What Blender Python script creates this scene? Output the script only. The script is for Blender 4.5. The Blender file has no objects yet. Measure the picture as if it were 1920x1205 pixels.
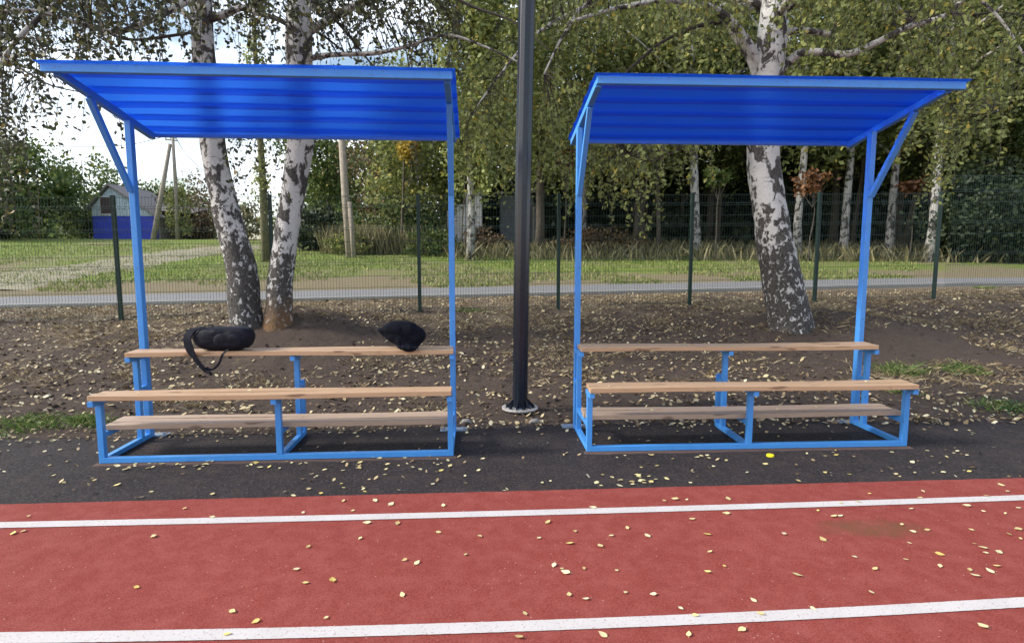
import bpy, math, random
import numpy as np
from mathutils import Vector, Matrix, noise as mnoise
R = math.radians
random.seed(7); RNG = np.random.default_rng(7)
scene = bpy.context.scene
col = scene.collection

# ------------------------------------------------------------------ camera, sky, sun, exposure
CAM_H = 1.45; FPX = 1100.0; PITCH = 0.1069; CX, CY = 960.0, 602.5
cam_d = bpy.data.cameras.new('camera'); cam = bpy.data.objects.new('camera', cam_d); col.objects.link(cam)
cam.location = (0, 0, CAM_H); cam.rotation_euler = (math.pi/2 - PITCH, 0, 0)
cam_d.sensor_width = 36; cam_d.lens = FPX/1920*36; cam_d.clip_start = 0.05; cam_d.clip_end = 3000
scene.camera = cam

SUN_EL, SUN_AZ = R(33), R(-100)          # azimuth from +Y (straight ahead), negative = to the left
wd = bpy.data.worlds.new('World'); scene.world = wd; wd.use_nodes = True
nt = wd.node_tree; nt.nodes.clear()
def N(t, nt_, **k):
    n = nt_.nodes.new(t)
    for a, v in k.items():
        if a.startswith('i_'): n.inputs[a[2:].replace('_', ' ')].default_value = v
        else: setattr(n, a, v)
    return n
sky = N('ShaderNodeTexSky', nt, sky_type='NISHITA', sun_disc=False, sun_elevation=SUN_EL, sun_rotation=SUN_AZ, air_density=1.2, dust_density=2.0, ozone_density=1.0)
tc = N('ShaderNodeTexCoord', nt); mp = N('ShaderNodeMapping', nt); mp.inputs['Scale'].default_value = (1, 1, 4.5)
nz = N('ShaderNodeTexNoise', nt); nz.inputs['Scale'].default_value = 1.7; nz.inputs['Detail'].default_value = 7; nz.inputs['Roughness'].default_value = .58
cr = N('ShaderNodeValToRGB', nt); cr.color_ramp.elements[0].position = .43; cr.color_ramp.elements[1].position = .72
mx = N('ShaderNodeMix', nt, data_type='RGBA'); mx.inputs[7].default_value = (11.2, 11.7, 12.6, 1)
bg = N('ShaderNodeBackground', nt); bg.inputs['Strength'].default_value = .1
wo = N('ShaderNodeOutputWorld', nt)
L = nt.links.new
L(tc.outputs['Generated'], mp.inputs['Vector']); L(mp.outputs[0], nz.inputs['Vector']); L(nz.outputs['Fac'], cr.inputs[0])
L(cr.outputs[0], mx.inputs[0]); L(sky.outputs[0], mx.inputs[6]); L(mx.outputs[2], bg.inputs['Color']); L(bg.outputs[0], wo.inputs['Surface'])

sd = bpy.data.lights.new('sun', 'SUN'); sun = bpy.data.objects.new('sun', sd); col.objects.link(sun)
sd.energy = 2.4; sd.angle = R(12); sd.color = (1, .94, .84)
sv = Vector((math.sin(SUN_AZ)*math.cos(SUN_EL), math.cos(SUN_AZ)*math.cos(SUN_EL), math.sin(SUN_EL)))
sun.rotation_euler = sv.to_track_quat('Z', 'Y').to_euler()
scene.view_settings.view_transform = 'Standard'; scene.view_settings.look = 'None'
scene.view_settings.exposure = 1.1; scene.view_settings.gamma = 1

# ------------------------------------------------------------------ terrain
AF = 0.111; CA, SA = math.cos(AF), math.sin(AF)
PS = [(-50, 0), (4.9, 0), (6.2, .035), (7.5, .13), (9, .31), (10.54, .50), (11.6, .56), (12.9, .62), (14.5, .71), (20, 1.22), (26, 1.72), (38, 2.6), (60, 3.3), (120, 3.8), (1500, 4)]
PSX = np.array([a for a, b in PS]); PSZ = np.array([b for a, b in PS])
def st(x, y): return -x*SA + y*CA, x*CA + y*SA
def xy(s, t): return -s*SA + t*CA, s*CA + t*SA
MOUNDS = [(-3.55, 8.95, .30, 1.15), (-2.9, 8.5, .16, .9), (4.75, 9.1, .26, 1.3), (5.7, 8.7, .10, 1.0)]
def base_z(x, y):
    s, t = st(x, y)
    z = float(np.interp(s, PSX, PSZ))
    k = min(1, max(0, (s-5.2)/5)); k2 = 1 - min(1, max(0, (s-14)/12))
    z += .0164*max(-12, min(12, t))*k*k2
    for mx_, my_, mh, mr in MOUNDS:
        z += mh*math.exp(-((x-mx_)**2+(y-my_)**2)/(mr*mr))
    return z
def rough_z(x, y):
    s, t = st(x, y)
    if s < 4.6 or s > 60: return 0
    e = y - asph_edge(x)
    k = min(1, max(0, e/.35))
    amp = 1 if s < 12.5 else .5
    if 12.6 < s < 14.8: return -.03
    return k*amp*(.040*mnoise.noise((x*1.3, y*1.7, 0)) + .034*mnoise.noise((x*4.5, y*5.5, 3)) + (.022*mnoise.noise((x*13, y*15, 7)) if s < 12.5 else 0))
def asph_edge(x):
    xs = [-9, -4.148, -3.457, -.508, 0, .564, 3.533, 4.659, 9]; ys = [4.5, 4.6, 4.63, 4.95, 5.0, 5.03, 5.12, 5.19, 5.5]
    return float(np.interp(x, xs, ys)) + .07*mnoise.noise((x*2.1, 3, 1)) + .05*mnoise.noise((x*7.3, 9, 1)) + .03*mnoise.noise((x*19, 9, 4))
def ground_z(x, y):
    return base_z(x, y) + rough_z(x, y) - (.012 if y < asph_edge(x) else 0)
def ray(px, py):
    u = (px-CX)/FPX; v = (py-CY)/FPX; c, s = math.cos(PITCH), math.sin(PITCH)
    return Vector((u, c - v*s, -(s + v*c)))
def at(px, py, Y):
    d = ray(px, py); k = Y/d.y
    return Vector((d.x*k, Y, CAM_H + d.z*k))
def on_ground(px, py):
    d = ray(px, py); k = 1.0
    while k < 200:
        p = Vector((0, 0, CAM_H)) + d*k
        if p.z <= base_z(p.x, p.y): break
        k += .02 if k < 20 else .1
    return p

# ------------------------------------------------------------------ tagging helpers
def tag(o, label=None, cat=None, group=None, kind=None):
    if label: o['label'] = label
    if cat: o['category'] = cat
    if group: o['group'] = group
    if kind: o['kind'] = kind
    return o
def empty(name, loc=(0, 0, 0), rz=0):
    o = bpy.data.objects.new(name, None); col.objects.link(o); o.location = loc; o.rotation_euler = (0, 0, rz); o.empty_display_size = .2
    return o
class MB:
    def __init__(s): s.v = []; s.f = []; s.m = []
    def add(s, vs, fs, mi=0):
        b = len(s.v); s.v += [tuple(v) for v in vs]; s.f += [tuple(b+i for i in f) for f in fs]; s.m += [mi]*len(fs)
    def box(s, x0, x1, y0, y1, z0, z1, mi=0):
        s.add([(x0,y0,z0),(x1,y0,z0),(x1,y1,z0),(x0,y1,z0),(x0,y0,z1),(x1,y0,z1),(x1,y1,z1),(x0,y1,z1)],
              [(0,3,2,1),(4,5,6,7),(0,1,5,4),(1,2,6,5),(2,3,7,6),(3,0,4,7)], mi)
    def bar(s, a, b, w, h, mi=0, up=(0,0,1)):
        a = Vector(a); b = Vector(b); d = (b-a).normalized(); up = Vector(up)
        if abs(d.dot(up)) > .98: up = Vector((0,1,0))
        r = d.cross(up).normalized(); u = r.cross(d)
        vs = [p + r*i*w/2 + u*j*h/2 for p in (a, b) for i, j in ((-1,-1),(1,-1),(1,1),(-1,1))]
        s.add(vs, [(0,3,2,1),(4,5,6,7),(0,1,5,4),(1,2,6,5),(2,3,7,6),(3,0,4,7)], mi)
    def tube(s, pts, rad, n=8, mi=0, cap=True, wob=0, seed=0):
        pts = [Vector(p) for p in pts]; b = len(s.v); k = len(pts)
        if not hasattr(rad, '__len__'): rad = [rad]*k
        ref = None
        for i, p in enumerate(pts):
            d = (pts[min(i+1, k-1)] - pts[max(i-1, 0)]).normalized()
            if ref is None: ref = d.orthogonal().normalized()
            r = (ref - d*ref.dot(d)).normalized(); ref = r; u = d.cross(r)
            for j in range(n):
                a = 2*math.pi*j/n; rr = rad[i]
                if wob:
                    q = p + (r*math.cos(a)+u*math.sin(a))*rad[i]
                    rr *= 1 + wob*mnoise.noise((q.x*3+seed, q.y*3, q.z*1.5)) + wob*.5*mnoise.noise((q.x*9+seed, q.y*9, q.z*6))
                s.v.append(tuple(p + (r*math.cos(a)+u*math.sin(a))*rr))
        for i in range(k-1):
            for j in range(n):
                s.f.append((b+i*n+j, b+i*n+(j+1) % n, b+(i+1)*n+(j+1) % n, b+(i+1)*n+j)); s.m.append(mi)
        if cap:
            s.f.append(tuple(b+j for j in reversed(range(n)))); s.m.append(mi)
            s.f.append(tuple(b+(k-1)*n+j for j in range(n))); s.m.append(mi)
    def build(s, name, mats, parent=None, smooth=False, bevel=0):
        me = bpy.data.meshes.new(name); me.from_pydata(s.v, [], s.f)
        mats = mats if isinstance(mats, (list, tuple)) else [mats]
        for m in mats: me.materials.append(m)
        if len(mats) > 1: me.polygons.foreach_set('material_index', s.m)
        if smooth: me.polygons.foreach_set('use_smooth', [True]*len(s.f))
        me.update(); o = bpy.data.objects.new(name, me); col.objects.link(o)
        if parent: o.parent = parent
        if bevel:
            bv = o.modifiers.new('bevel', 'BEVEL'); bv.width = bevel; bv.segments = 2; bv.limit_method = 'ANGLE'
        return o
def np_mesh(name, V, F, mat, parent=None, smooth=False, nv=4):
    me = bpy.data.meshes.new(name); nF = len(F)
    me.vertices.add(len(V)); me.vertices.foreach_set('co', np.asarray(V, np.float32).ravel())
    me.loops.add(nF*nv); me.loops.foreach_set('vertex_index', np.asarray(F, np.int32).ravel())
    me.polygons.add(nF); me.polygons.foreach_set('loop_start', np.arange(nF, dtype=np.int32)*nv)
    me.update(calc_edges=True); me.materials.append(mat)
    if smooth: me.polygons.foreach_set('use_smooth', [True]*nF)
    o = bpy.data.objects.new(name, me); col.objects.link(o)
    if parent: o.parent = parent
    return o

# ------------------------------------------------------------------ materials
def mat(name):
    m = bpy.data.materials.new(name); m.use_nodes = True; t = m.node_tree; b = t.nodes['Principled BSDF']
    return m, t, b
def link(t, a, b): t.links.new(a, b)
def noise_tex(t, scale, detail=4, rough=.5, vec=None, dist=0):
    n = t.nodes.new('ShaderNodeTexNoise'); n.inputs['Scale'].default_value = scale; n.inputs['Detail'].default_value = detail
    n.inputs['Roughness'].default_value = rough; n.inputs['Distortion'].default_value = dist
    if vec is not None: t.links.new(vec, n.inputs['Vector'])
    return n
def ramp(t, fac, stops, interp='LINEAR'):
    r = t.nodes.new('ShaderNodeValToRGB'); r.color_ramp.interpolation = interp
    e = r.color_ramp.elements
    while len(e) < len(stops): e.new(.5)
    for i, (p, c) in enumerate(stops):
        e[i].position = p; e[i].color = (*c, 1) if hasattr(c, '__len__') else (c, c, c, 1)
    t.links.new(fac, r.inputs[0]); return r
def mixc(t, fac, a, b, mode='MIX'):
    m = t.nodes.new('ShaderNodeMix'); m.data_type = 'RGBA'; m.blend_type = mode
    for s, v in ((0, fac), (6, a), (7, b)):
        if hasattr(v, 'is_linked') or hasattr(v, 'links'): t.links.new(v, m.inputs[s])
        elif s == 0: m.inputs[0].default_value = v
        else: m.inputs[s].default_value = (*v, 1)
    return m.outputs[2]
def math_(t, op, a, b=None, clamp=False):
    m = t.nodes.new('ShaderNodeMath'); m.operation = op; m.use_clamp = clamp
    for i, v in enumerate((a, b)):
        if v is None: continue
        if isinstance(v, (int, float)): m.inputs[i].default_value = v
        else: t.links.new(v, m.inputs[i])
    return m.outputs[0]
def bump(t, b, h, strength=.4, dist=.02):
    n = t.nodes.new('ShaderNodeBump'); n.inputs['Strength'].default_value = strength; n.inputs['Distance'].default_value = dist
    t.links.new(h, n.inputs['Height']); t.links.new(n.outputs[0], b.inputs['Normal'])
def objco(t, scale=(1, 1, 1)):
    c = t.nodes.new('ShaderNodeTexCoord'); m = t.nodes.new('ShaderNodeMapping'); m.inputs['Scale'].default_value = scale
    t.links.new(c.outputs['Object'], m.inputs['Vector']); return m.outputs[0]
def simple(name, c, rough=.5, metal=0, var=.15, scale=20, bmp=0):
    m, t, b = mat(name); v = objco(t); n = noise_tex(t, scale, 4, .6, v)
    r = ramp(t, n.outputs['Fac'], [(.3, tuple(x*(1-var) for x in c)), (.7, tuple(min(1, x*(1+var)) for x in c))])
    link(t, r.outputs[0], b.inputs['Base Color']); b.inputs['Roughness'].default_value = rough; b.inputs['Metallic'].default_value = metal
    if bmp: bump(t, b, n.outputs['Fac'], bmp, .01)
    return m
M = {}
# blue painted steel
m, t, b = mat('blue_paint'); v = objco(t); n = noise_tex(t, 9, 5, .6, v); n2 = noise_tex(t, 60, 3, .6, v)
c = mixc(t, n.outputs['Fac'], (.050, .255, .68), (.085, .34, .80))
sc = ramp(t, n2.outputs['Fac'], [(.66, 0), (.70, 1)]); c = mixc(t, math_(t, 'MULTIPLY', sc.outputs[0], .8), c, (.09, .075, .07))
link(t, c, b.inputs['Base Color']); b.inputs['Roughness'].default_value = .38; bump(t, b, n2.outputs['Fac'], .05, .002); M['blue'] = m
# polycarbonate roof: a translucent blue sheet
def sheet(name, trans, colr, tl):
    m = bpy.data.materials.new(name); m.use_nodes = True; t = m.node_tree; t.nodes.clear()
    out = t.nodes.new('ShaderNodeOutputMaterial')
    re = t.nodes.new('ShaderNodeBsdfRefraction'); re.inputs['IOR'].default_value = 1.06; re.inputs['Roughness'].default_value = .42; re.inputs['Color'].default_value = (*colr, 1)
    tr = t.nodes.new('ShaderNodeBsdfTranslucent'); tr.inputs['Color'].default_value = (*tl, 1)
    df = t.nodes.new('ShaderNodeBsdfDiffuse'); v = objco(t, (1, 5, 5)); n = noise_tex(t, 4, 5, .6, v)
    cc = mixc(t, n.outputs['Fac'], (.016, .052, .36), (.026, .080, .48)); link(t, cc, df.inputs['Color'])
    gl = t.nodes.new('ShaderNodeBsdfGlossy'); gl.inputs['Roughness'].default_value = .3; gl.inputs['Color'].default_value = (.5, .7, 1, 1)
    a = t.nodes.new('ShaderNodeMixShader'); a.inputs[0].default_value = .5; link(t, tr.outputs[0], a.inputs[1]); link(t, df.outputs[0], a.inputs[2])
    b2 = t.nodes.new('ShaderNodeMixShader'); b2.inputs[0].default_value = trans; link(t, a.outputs[0], b2.inputs[1]); link(t, re.outputs[0], b2.inputs[2])
    c2 = t.nodes.new('ShaderNodeMixShader'); c2.inputs[0].default_value = .05; link(t, b2.outputs[0], c2.inputs[1]); link(t, gl.outputs[0], c2.inputs[2])
    link(t, c2.outputs[0], out.inputs['Surface']); return m
M['sheet'] = sheet('blue_polycarbonate', .66, (.24, .53, 1.0), (.05, .22, .85))
M['sheet_rib'] = sheet('shaded_rib_polycarbonate', .54, (.15, .38, .97), (.03, .19, .8))  # ribs: light lost through their steep sides is put into a darker tint
# wood
def wood(name, a, b_, dark):
    m, t, b = mat(name); v = objco(t, (1.2, 22, 22)); n = noise_tex(t, 3, 6, .65, v, .6); n2 = noise_tex(t, 2.2, 2, .5, objco(t, (1.6, 9, 9)))
    c = mixc(t, n.outputs['Fac'], a, b_)
    g = ramp(t, n.outputs['Fac'], [(.30, 1), (.42, 0)]); c = mixc(t, math_(t, 'MULTIPLY', g.outputs[0], .55), c, dark)
    k = ramp(t, n2.outputs['Fac'], [(.655, 0), (.72, 1)]); c = mixc(t, math_(t, 'MULTIPLY', k.outputs[0], .75), c, dark)
    link(t, c, b.inputs['Base Color']); b.inputs['Roughness'].default_value = .5; bump(t, b, n.outputs['Fac'], .25, .003); return m
M['wood'] = wood('varnished_pine', (.39, .245, .14), (.56, .375, .23), (.13, .065, .035))
M['wood_grey'] = wood('weathered_pine', (.36, .255, .18), (.50, .375, .28), (.14, .09, .06))
# running track
m, t, b = mat('red_rubber'); v = objco(t)
n1 = noise_tex(t, 1.1, 4, .55, v); n2 = noise_tex(t, 130, 3, .7, v); n3 = noise_tex(t, 9, 5, .7, v)
c = mixc(t, n1.outputs['Fac'], (.235, .048, .042), (.32, .078, .066)); c = mixc(t, ramp(t, n2.outputs['Fac'], [(.35, 0), (.65, 1)]).outputs[0], c, (.165, .030, .022))
c = mixc(t, math_(t, 'MULTIPLY', ramp(t, n3.outputs['Fac'], [(.42, 0), (.75, 1)]).outputs[0], .35), c, (.37, .12, .105))
vo = t.nodes.new('ShaderNodeTexVoronoi'); vo.inputs['Scale'].default_value = 26; link(t, v, vo.inputs['Vector'])
sp = math_(t, 'LESS_THAN', vo.outputs['Distance'], .075); sp2 = math_(t, 'GREATER_THAN', noise_tex(t, 3, 2, .5, v).outputs['Fac'], .5)
c = mixc(t, math_(t, 'MULTIPLY', math_(t, 'MULTIPLY', sp, sp2), .7), c, (.55, .34, .30))
# mossy damp patch beside the first lane line
g = t.nodes.new('ShaderNodeTexCoord'); sx = t.nodes.new('ShaderNodeSeparateXYZ'); link(t, g.outputs['Object'], sx.inputs[0])
dx = math_(t, 'MULTIPLY', math_(t, 'SUBTRACT', sx.outputs[0], 1.93), 1.9); dy = math_(t, 'MULTIPLY', math_(t, 'SUBTRACT', sx.outputs[1], 3.02), 5.2)
dd = math_(t, 'ADD', math_(t, 'MULTIPLY', dx, dx), math_(t, 'MULTIPLY', dy, dy)); dd = math_(t, 'ADD', dd, math_(t, 'MULTIPLY', n3.outputs['Fac'], 1.2))
pm = ramp(t, dd, [(.55, 1), (1.0, 0)]); c = mixc(t, math_(t, 'MULTIPLY', pm.outputs[0], .7), c, (.13, .07, .035))
link(t, c, b.inputs['Base Color']); b.inputs['Roughness'].default_value = .85; bump(t, b, n2.outputs['Fac'], .5, .004); b.inputs['Specular IOR Level'].default_value = .12; M['track'] = m
m, t, b = mat('white_line_paint'); v = objco(t); n = noise_tex(t, 90, 4, .7, v); n2 = noise_tex(t, 5, 3, .6, v)
c = mixc(t, n2.outputs['Fac'], (.44, .41, .40), (.58, .55, .54)); c = mixc(t, ramp(t, n.outputs['Fac'], [(.57, 0), (.68, 1)]).outputs[0], c, (.26, .15, .14))
link(t, c, b.inputs['Base Color']); b.inputs['Roughness'].default_value = .8; bump(t, b, n.outputs['Fac'], .3, .003); M['line'] = m
m, t, b = mat('asphalt'); v = objco(t); n1 = noise_tex(t, 1.5, 5, .6, v); n2 = noise_tex(t, 55, 6, .8, v); n3 = noise_tex(t, 6, 6, .7, v)
c = mixc(t, n1.outputs['Fac'], (.015, .0125, .014), (.036, .029, .030)); c = mixc(t, ramp(t, n2.outputs['Fac'], [(.50, 0), (.66, 1)]).outputs[0], c, (.095, .08, .078))
c = mixc(t, math_(t, 'MULTIPLY', ramp(t, n3.outputs['Fac'], [(.50, 0), (.70, 1)]).outputs[0], .65), c, (.065, .046, .040))
g = t.nodes.new('ShaderNodeTexCoord'); sx = t.nodes.new('ShaderNodeSeparateXYZ'); link(t, g.outputs['Object'], sx.inputs[0])
for (lx, ly), yw in (((-1.678, 4.1057), .0639), ((1.8097, 4.3471), .0529)):   # dried mud that has gathered along the front rails
    u = math_(t, 'SUBTRACT', sx.outputs[0], lx); d_ = math_(t, 'SUBTRACT', math_(t, 'SUBTRACT', sx.outputs[1], ly), math_(t, 'MULTIPLY', u, math.tan(yw)))
    a1 = ramp(t, math_(t, 'ADD', math_(t, 'MULTIPLY', math_(t, 'ABSOLUTE', math_(t, 'ADD', d_, .015)), 7), math_(t, 'MULTIPLY', n3.outputs['Fac'], .6)), [(.42, 1), (.66, 0)])
    a2 = ramp(t, math_(t, 'ABSOLUTE', u), [(1.0, 1), (1.0, 1)]); a2 = math_(t, 'LESS_THAN', math_(t, 'ABSOLUTE', u), 1.27)
    c = mixc(t, math_(t, 'MULTIPLY', math_(t, 'MULTIPLY', a1.outputs[0], a2), .8), c, (.17, .11, .09))
link(t, c, b.inputs['Base Color']); b.inputs['Roughness'].default_value = .8; bump(t, b, n2.outputs['Fac'], 1.0, .010); b.inputs['Specular IOR Level'].default_value = .2; M['asphalt'] = m
# ground: soil near, grass field beyond the path
m, t, b = mat('soil_and_grass'); v = objco(t)
g = t.nodes.new('ShaderNodeTexCoord'); mp = t.nodes.new('ShaderNodeMapping'); mp.inputs['Rotation'].default_value = (0, 0, -AF); link(t, g.outputs['Object'], mp.inputs['Vector'])
sx = t.nodes.new('ShaderNodeSeparateXYZ'); link(t, mp.outputs[0], sx.inputs[0]); S_, T_ = sx.outputs[1], sx.outputs[0]
n1 = noise_tex(t, 1.0, 6, .62, v); n2 = noise_tex(t, 26, 8, .8, v); n3 = noise_tex(t, 5, 5, .65, v); n4 = noise_tex(t, .35, 5, .6, v)
soil = mixc(t, n2.outputs['Fac'], (.022, .016, .013), (.19, .142, .117))
dry = mixc(t, n2.outputs['Fac'], (.07, .052, .036), (.37, .29, .20))
sm = math_(t, 'ADD', n1.outputs['Fac'], math_(t, 'MULTIPLY', n3.outputs['Fac'], .5))
sm = math_(t, 'ADD', sm, math_(t, 'MULTIPLY', math_(t, 'SUBTRACT', S_, 8.6), .06))
soil = mixc(t, ramp(t, sm, [(.78, 0), (.98, 1)]).outputs[0], soil, dry)
grass = mixc(t, n2.outputs['Fac'], (.09, .135, .024), (.25, .32, .070))
gdry = mixc(t, n2.outputs['Fac'], (.14, .11, .065), (.34, .29, .18))
bare = math_(t, 'ADD', n4.outputs['Fac'], math_(t, 'MULTIPLY', n3.outputs['Fac'], .35))
strip = ramp(t, math_(t, 'MULTIPLY', math_(t, 'SUBTRACT', S_, 15.0), .2), [(.0, .42), (.25, .34), (.55, .0)])   # trodden verge next to the path
bare = math_(t, 'ADD', bare, strip.outputs[0])
grass = mixc(t, ramp(t, bare, [(.66, 0), (.86, 1)]).outputs[0], grass, gdry)
fm = ramp(t, math_(t, 'ADD', S_, math_(t, 'MULTIPLY', n1.outputs['Fac'], .5)), [(0, 0), (1, 1)])
fm2 = math_(t, 'GREATER_THAN', math_(t, 'ADD', S_, math_(t, 'MULTIPLY', n3.outputs['Fac'], .4)), 14.2)
c = mixc(t, fm2, soil, grass)
wood_ = ramp(t, math_(t, 'MULTIPLY', math_(t, 'ADD', S_, math_(t, 'MULTIPLY', n1.outputs['Fac'], 3)), .02), [(.53, 0), (.57, 1)])
litter = mixc(t, n2.outputs['Fac'], (.03, .022, .014), (.11, .075, .04))
right = ramp(t, math_(t, 'MULTIPLY', math_(t, 'ADD', T_, 10), .1), [(.3, 0), (.9, 1)])
c = mixc(t, math_(t, 'MULTIPLY', wood_.outputs[0], right.outputs[0]), c, litter)
link(t, c, b.inputs['Base Color']); b.inputs['Roughness'].default_value = .95; b.inputs['Specular IOR Level'].default_value = .2
n5 = noise_tex(t, 60, 5, .75, v); bump(t, b, math_(t, 'ADD', n2.outputs['Fac'], math_(t, 'MULTIPLY', n5.outputs['Fac'], .5)), 1.0, .05); M['ground'] = m
M['path'] = simple('path_concrete', (.17, .168, .172), .9, var=.12, scale=8, bmp=.2)
M['kerb'] = simple('kerb_concrete', (.29, .285, .275), .9, var=.12, scale=12)
M['dirt'] = simple('dirt_road_sand', (.21, .19, .125), .95, var=.35, scale=3.5, bmp=.3)
M['black_pole'] = simple('black_powder_coat', (.011, .015, .024), .24, var=.2, scale=30)
M['flange'] = simple('galvanised_flange', (.42, .40, .38), .6, .3, .25, 40)
M['steel_plate'] = simple('dull_steel_plate', (.24, .30, .38), .6, .2, .25, 30)
M['fence'] = simple('dark_green_coat', (.006, .032, .024), .45, var=.15, scale=10)
M['fence_wire'] = simple('green_wire_coat', (.02, .055, .045), .45, var=.15, scale=10)
M['black_cloth'] = simple('black_nylon', (.011, .012, .019), .6, var=.35, scale=30, bmp=.3)
M['black_knit'] = simple('black_fleece', (.006, .007, .012), .95, var=.3, scale=60, bmp=.3)
M['old_wood'] = simple('grey_old_wood', (.23, .20, .165), .85, var=.3, scale=12, bmp=.3)
M['pole_wood'] = simple('grey_pole_wood', (.27, .235, .19), .85, var=.25, scale=8, bmp=.3)
M['shed_pale'] = simple('pale_blue_boards', (.48, .57, .64), .8, var=.2, scale=5)
M['shed_blue'] = simple('bright_blue_paint', (.035, .060, .48), .6, var=.2, scale=6)
M['slate'] = simple('weathered_slate', (.20, .18, .175), .85, var=.25, scale=9)
M['boarded'] = simple('brown_board', (.075, .05, .05), .8, var=.2, scale=9)
M['whitewash'] = simple('whitewash', (.55, .55, .54), .9, var=.25, scale=3)
M['grey_metal'] = simple('grey_sheet_metal', (.10, .115, .13), .6, .2, .3, 4)
M['white_trim'] = simple('white_trim', (.6, .6, .6), .7)
M['cable'] = simple('dark_cable', (.06, .06, .07), .6)
M['yellow'] = simple('yellow_plastic', (.85, .72, .02), .4)
M['dark_bark'] = simple('dark_bark', (.075, .062, .048), .9, var=.4, scale=14, bmp=.6)
M['mossy_bark'] = simple('mossy_bark', (.10, .095, .045), .9, var=.4, scale=12, bmp=.6)
M['twig'] = simple('twig_bark', (.045, .036, .032), .85, var=.3, scale=14)
M['stone'] = simple('pale_stone', (.28, .26, .23), .9, var=.25, scale=15, bmp=.5)
for k_ in ('black_cloth', 'black_knit'): M[k_].node_tree.nodes['Principled BSDF'].inputs['Specular IOR Level'].default_value = .12
# birch bark: white peeling to black fissured bark low on the trunk
def birch(name, z_lo, z_hi, lichen=None, white=(.80, .785, .77)):
    m, t, b = mat(name); g = t.nodes.new('ShaderNodeTexCoord'); sx = t.nodes.new('ShaderNodeSeparateXYZ'); link(t, g.outputs['Object'], sx.inputs[0])
    v = objco(t, (1, 1, .7)); n1 = noise_tex(t, 5.5, 5, .62, v, .4); n2 = noise_tex(t, 17, 3, .6, objco(t, (1, 1, .75)), .5); n3 = noise_tex(t, 9, 3, .5, objco(t, (.6, .6, 5)))
    zz = math_(t, 'MULTIPLY', math_(t, 'SUBTRACT', sx.outputs[2], z_lo), 1/(z_hi-z_lo), True)
    w = ramp(t, zz, [(0, 1), (.55, .55), (1, .0)]); off = ramp(t, zz, [(0, .175), (.35, .13), (.7, .06), (1, .045)])
    pat = math_(t, 'ADD', math_(t, 'MULTIPLY', n1.outputs['Fac'], math_(t, 'SUBTRACT', 1, w.outputs[0])), math_(t, 'MULTIPLY', n2.outputs['Fac'], w.outputs[0]))
    dk = ramp(t, math_(t, 'ADD', pat, off.outputs[0]), [(.560, 0), (.60, 1)])
    ln = ramp(t, n3.outputs['Fac'], [(.66, 0), (.69, 1)]); n4 = noise_tex(t, 40, 5, .75, v)
    wh = mixc(t, n4.outputs['Fac'], tuple(x*.72 for x in white), white)
    c = mixc(t, math_(t, 'MULTIPLY', ln.outputs[0], .7), wh, (.12, .10, .095))
    dkc = mixc(t, ramp(t, n4.outputs['Fac'], [(.35, 0), (.7, 1)]).outputs[0], (.02, .017, .017), (.16, .145, .135))
    f = dk.outputs[0]; c = mixc(t, f, c, dkc)
    if lichen:
        li = ramp(t, math_(t, 'ADD', math_(t, 'MULTIPLY', math_(t, 'SUBTRACT', sx.outputs[2], z_lo), .9), math_(t, 'MULTIPLY', n1.outputs['Fac'], .5)), [(.50, 1), (.85, 0)])
        c = mixc(t, math_(t, 'MULTIPLY', li.outputs[0], .6), c, lichen)
    link(t, c, b.inputs['Base Color']); b.inputs['Roughness'].default_value = .8
    bump(t, b, math_(t, 'SUBTRACT', n4.outputs['Fac'], math_(t, 'MULTIPLY', f, .9)), 1.0, .035); return m
M['birch_a'] = birch('birch_bark', .3, 3.3)
M['birch_b'] = birch('birch_bark_lichen', .3, 2.2, (.27, .13, .035))
M['birch_r'] = birch('birch_bark_fissured', .3, 2.9)
M['birch_far'] = birch('far_birch_bark', -5, -4, white=(.5, .49, .47))
M['limb'] = birch('birch_limb_bark', -5, -4, white=(.72, .70, .66))
def leafmat(name, stops, tl=.35, rough=.6):
    m, t, b = mat(name); g = t.nodes.new('ShaderNodeNewGeometry')
    r = ramp(t, g.outputs['Random Per Island'], stops); out = t.nodes['Material Output']
    link(t, r.outputs[0], b.inputs['Base Color']); b.inputs['Roughness'].default_value = rough
    tr = t.nodes.new('ShaderNodeBsdfTranslucent'); link(t, r.outputs[0], tr.inputs['Color'])
    a = t.nodes.new('ShaderNodeMixShader'); a.inputs[0].default_value = tl
    link(t, b.outputs[0], a.inputs[1]); link(t, tr.outputs[0], a.inputs[2]); link(t, a.outputs[0], out.inputs['Surface']); return m
G1, G2, G3 = (.10, .13, .040), (.19, .225, .068), (.31, .34, .11); YL = (.45, .33, .06); BR = (.16, .085, .03)
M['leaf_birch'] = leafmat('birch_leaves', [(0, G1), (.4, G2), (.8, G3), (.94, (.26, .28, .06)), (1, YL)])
M['leaf_dark'] = leafmat('shaded_birch_leaves', [(0, (.035, .040, .026)), (.6, (.065, .075, .034)), (.93, (.12, .13, .04)), (1, (.28, .20, .06))], .22)  # backlit darkness against the sky is put into these leaf colours
M['leaf_wood'] = leafmat('woodland_leaves', [(0, (.08, .105, .036)), (.5, (.18, .215, .066)), (.88, (.29, .32, .10)), (1, (.52, .42, .12))], .45)
M['leaf_bush'] = leafmat('bush_leaves', [(0, (.045, .078, .022)), (.6, (.095, .145, .034)), (.94, (.18, .22, .055)), (1, (.32, .28, .07))], .35)
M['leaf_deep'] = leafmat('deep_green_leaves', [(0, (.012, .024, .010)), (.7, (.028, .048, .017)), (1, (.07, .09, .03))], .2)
M['leaf_brown'] = leafmat('brown_leaves', [(0, (.07, .045, .028)), (.6, (.13, .085, .045)), (1, (.22, .15, .06))], .25)
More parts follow.
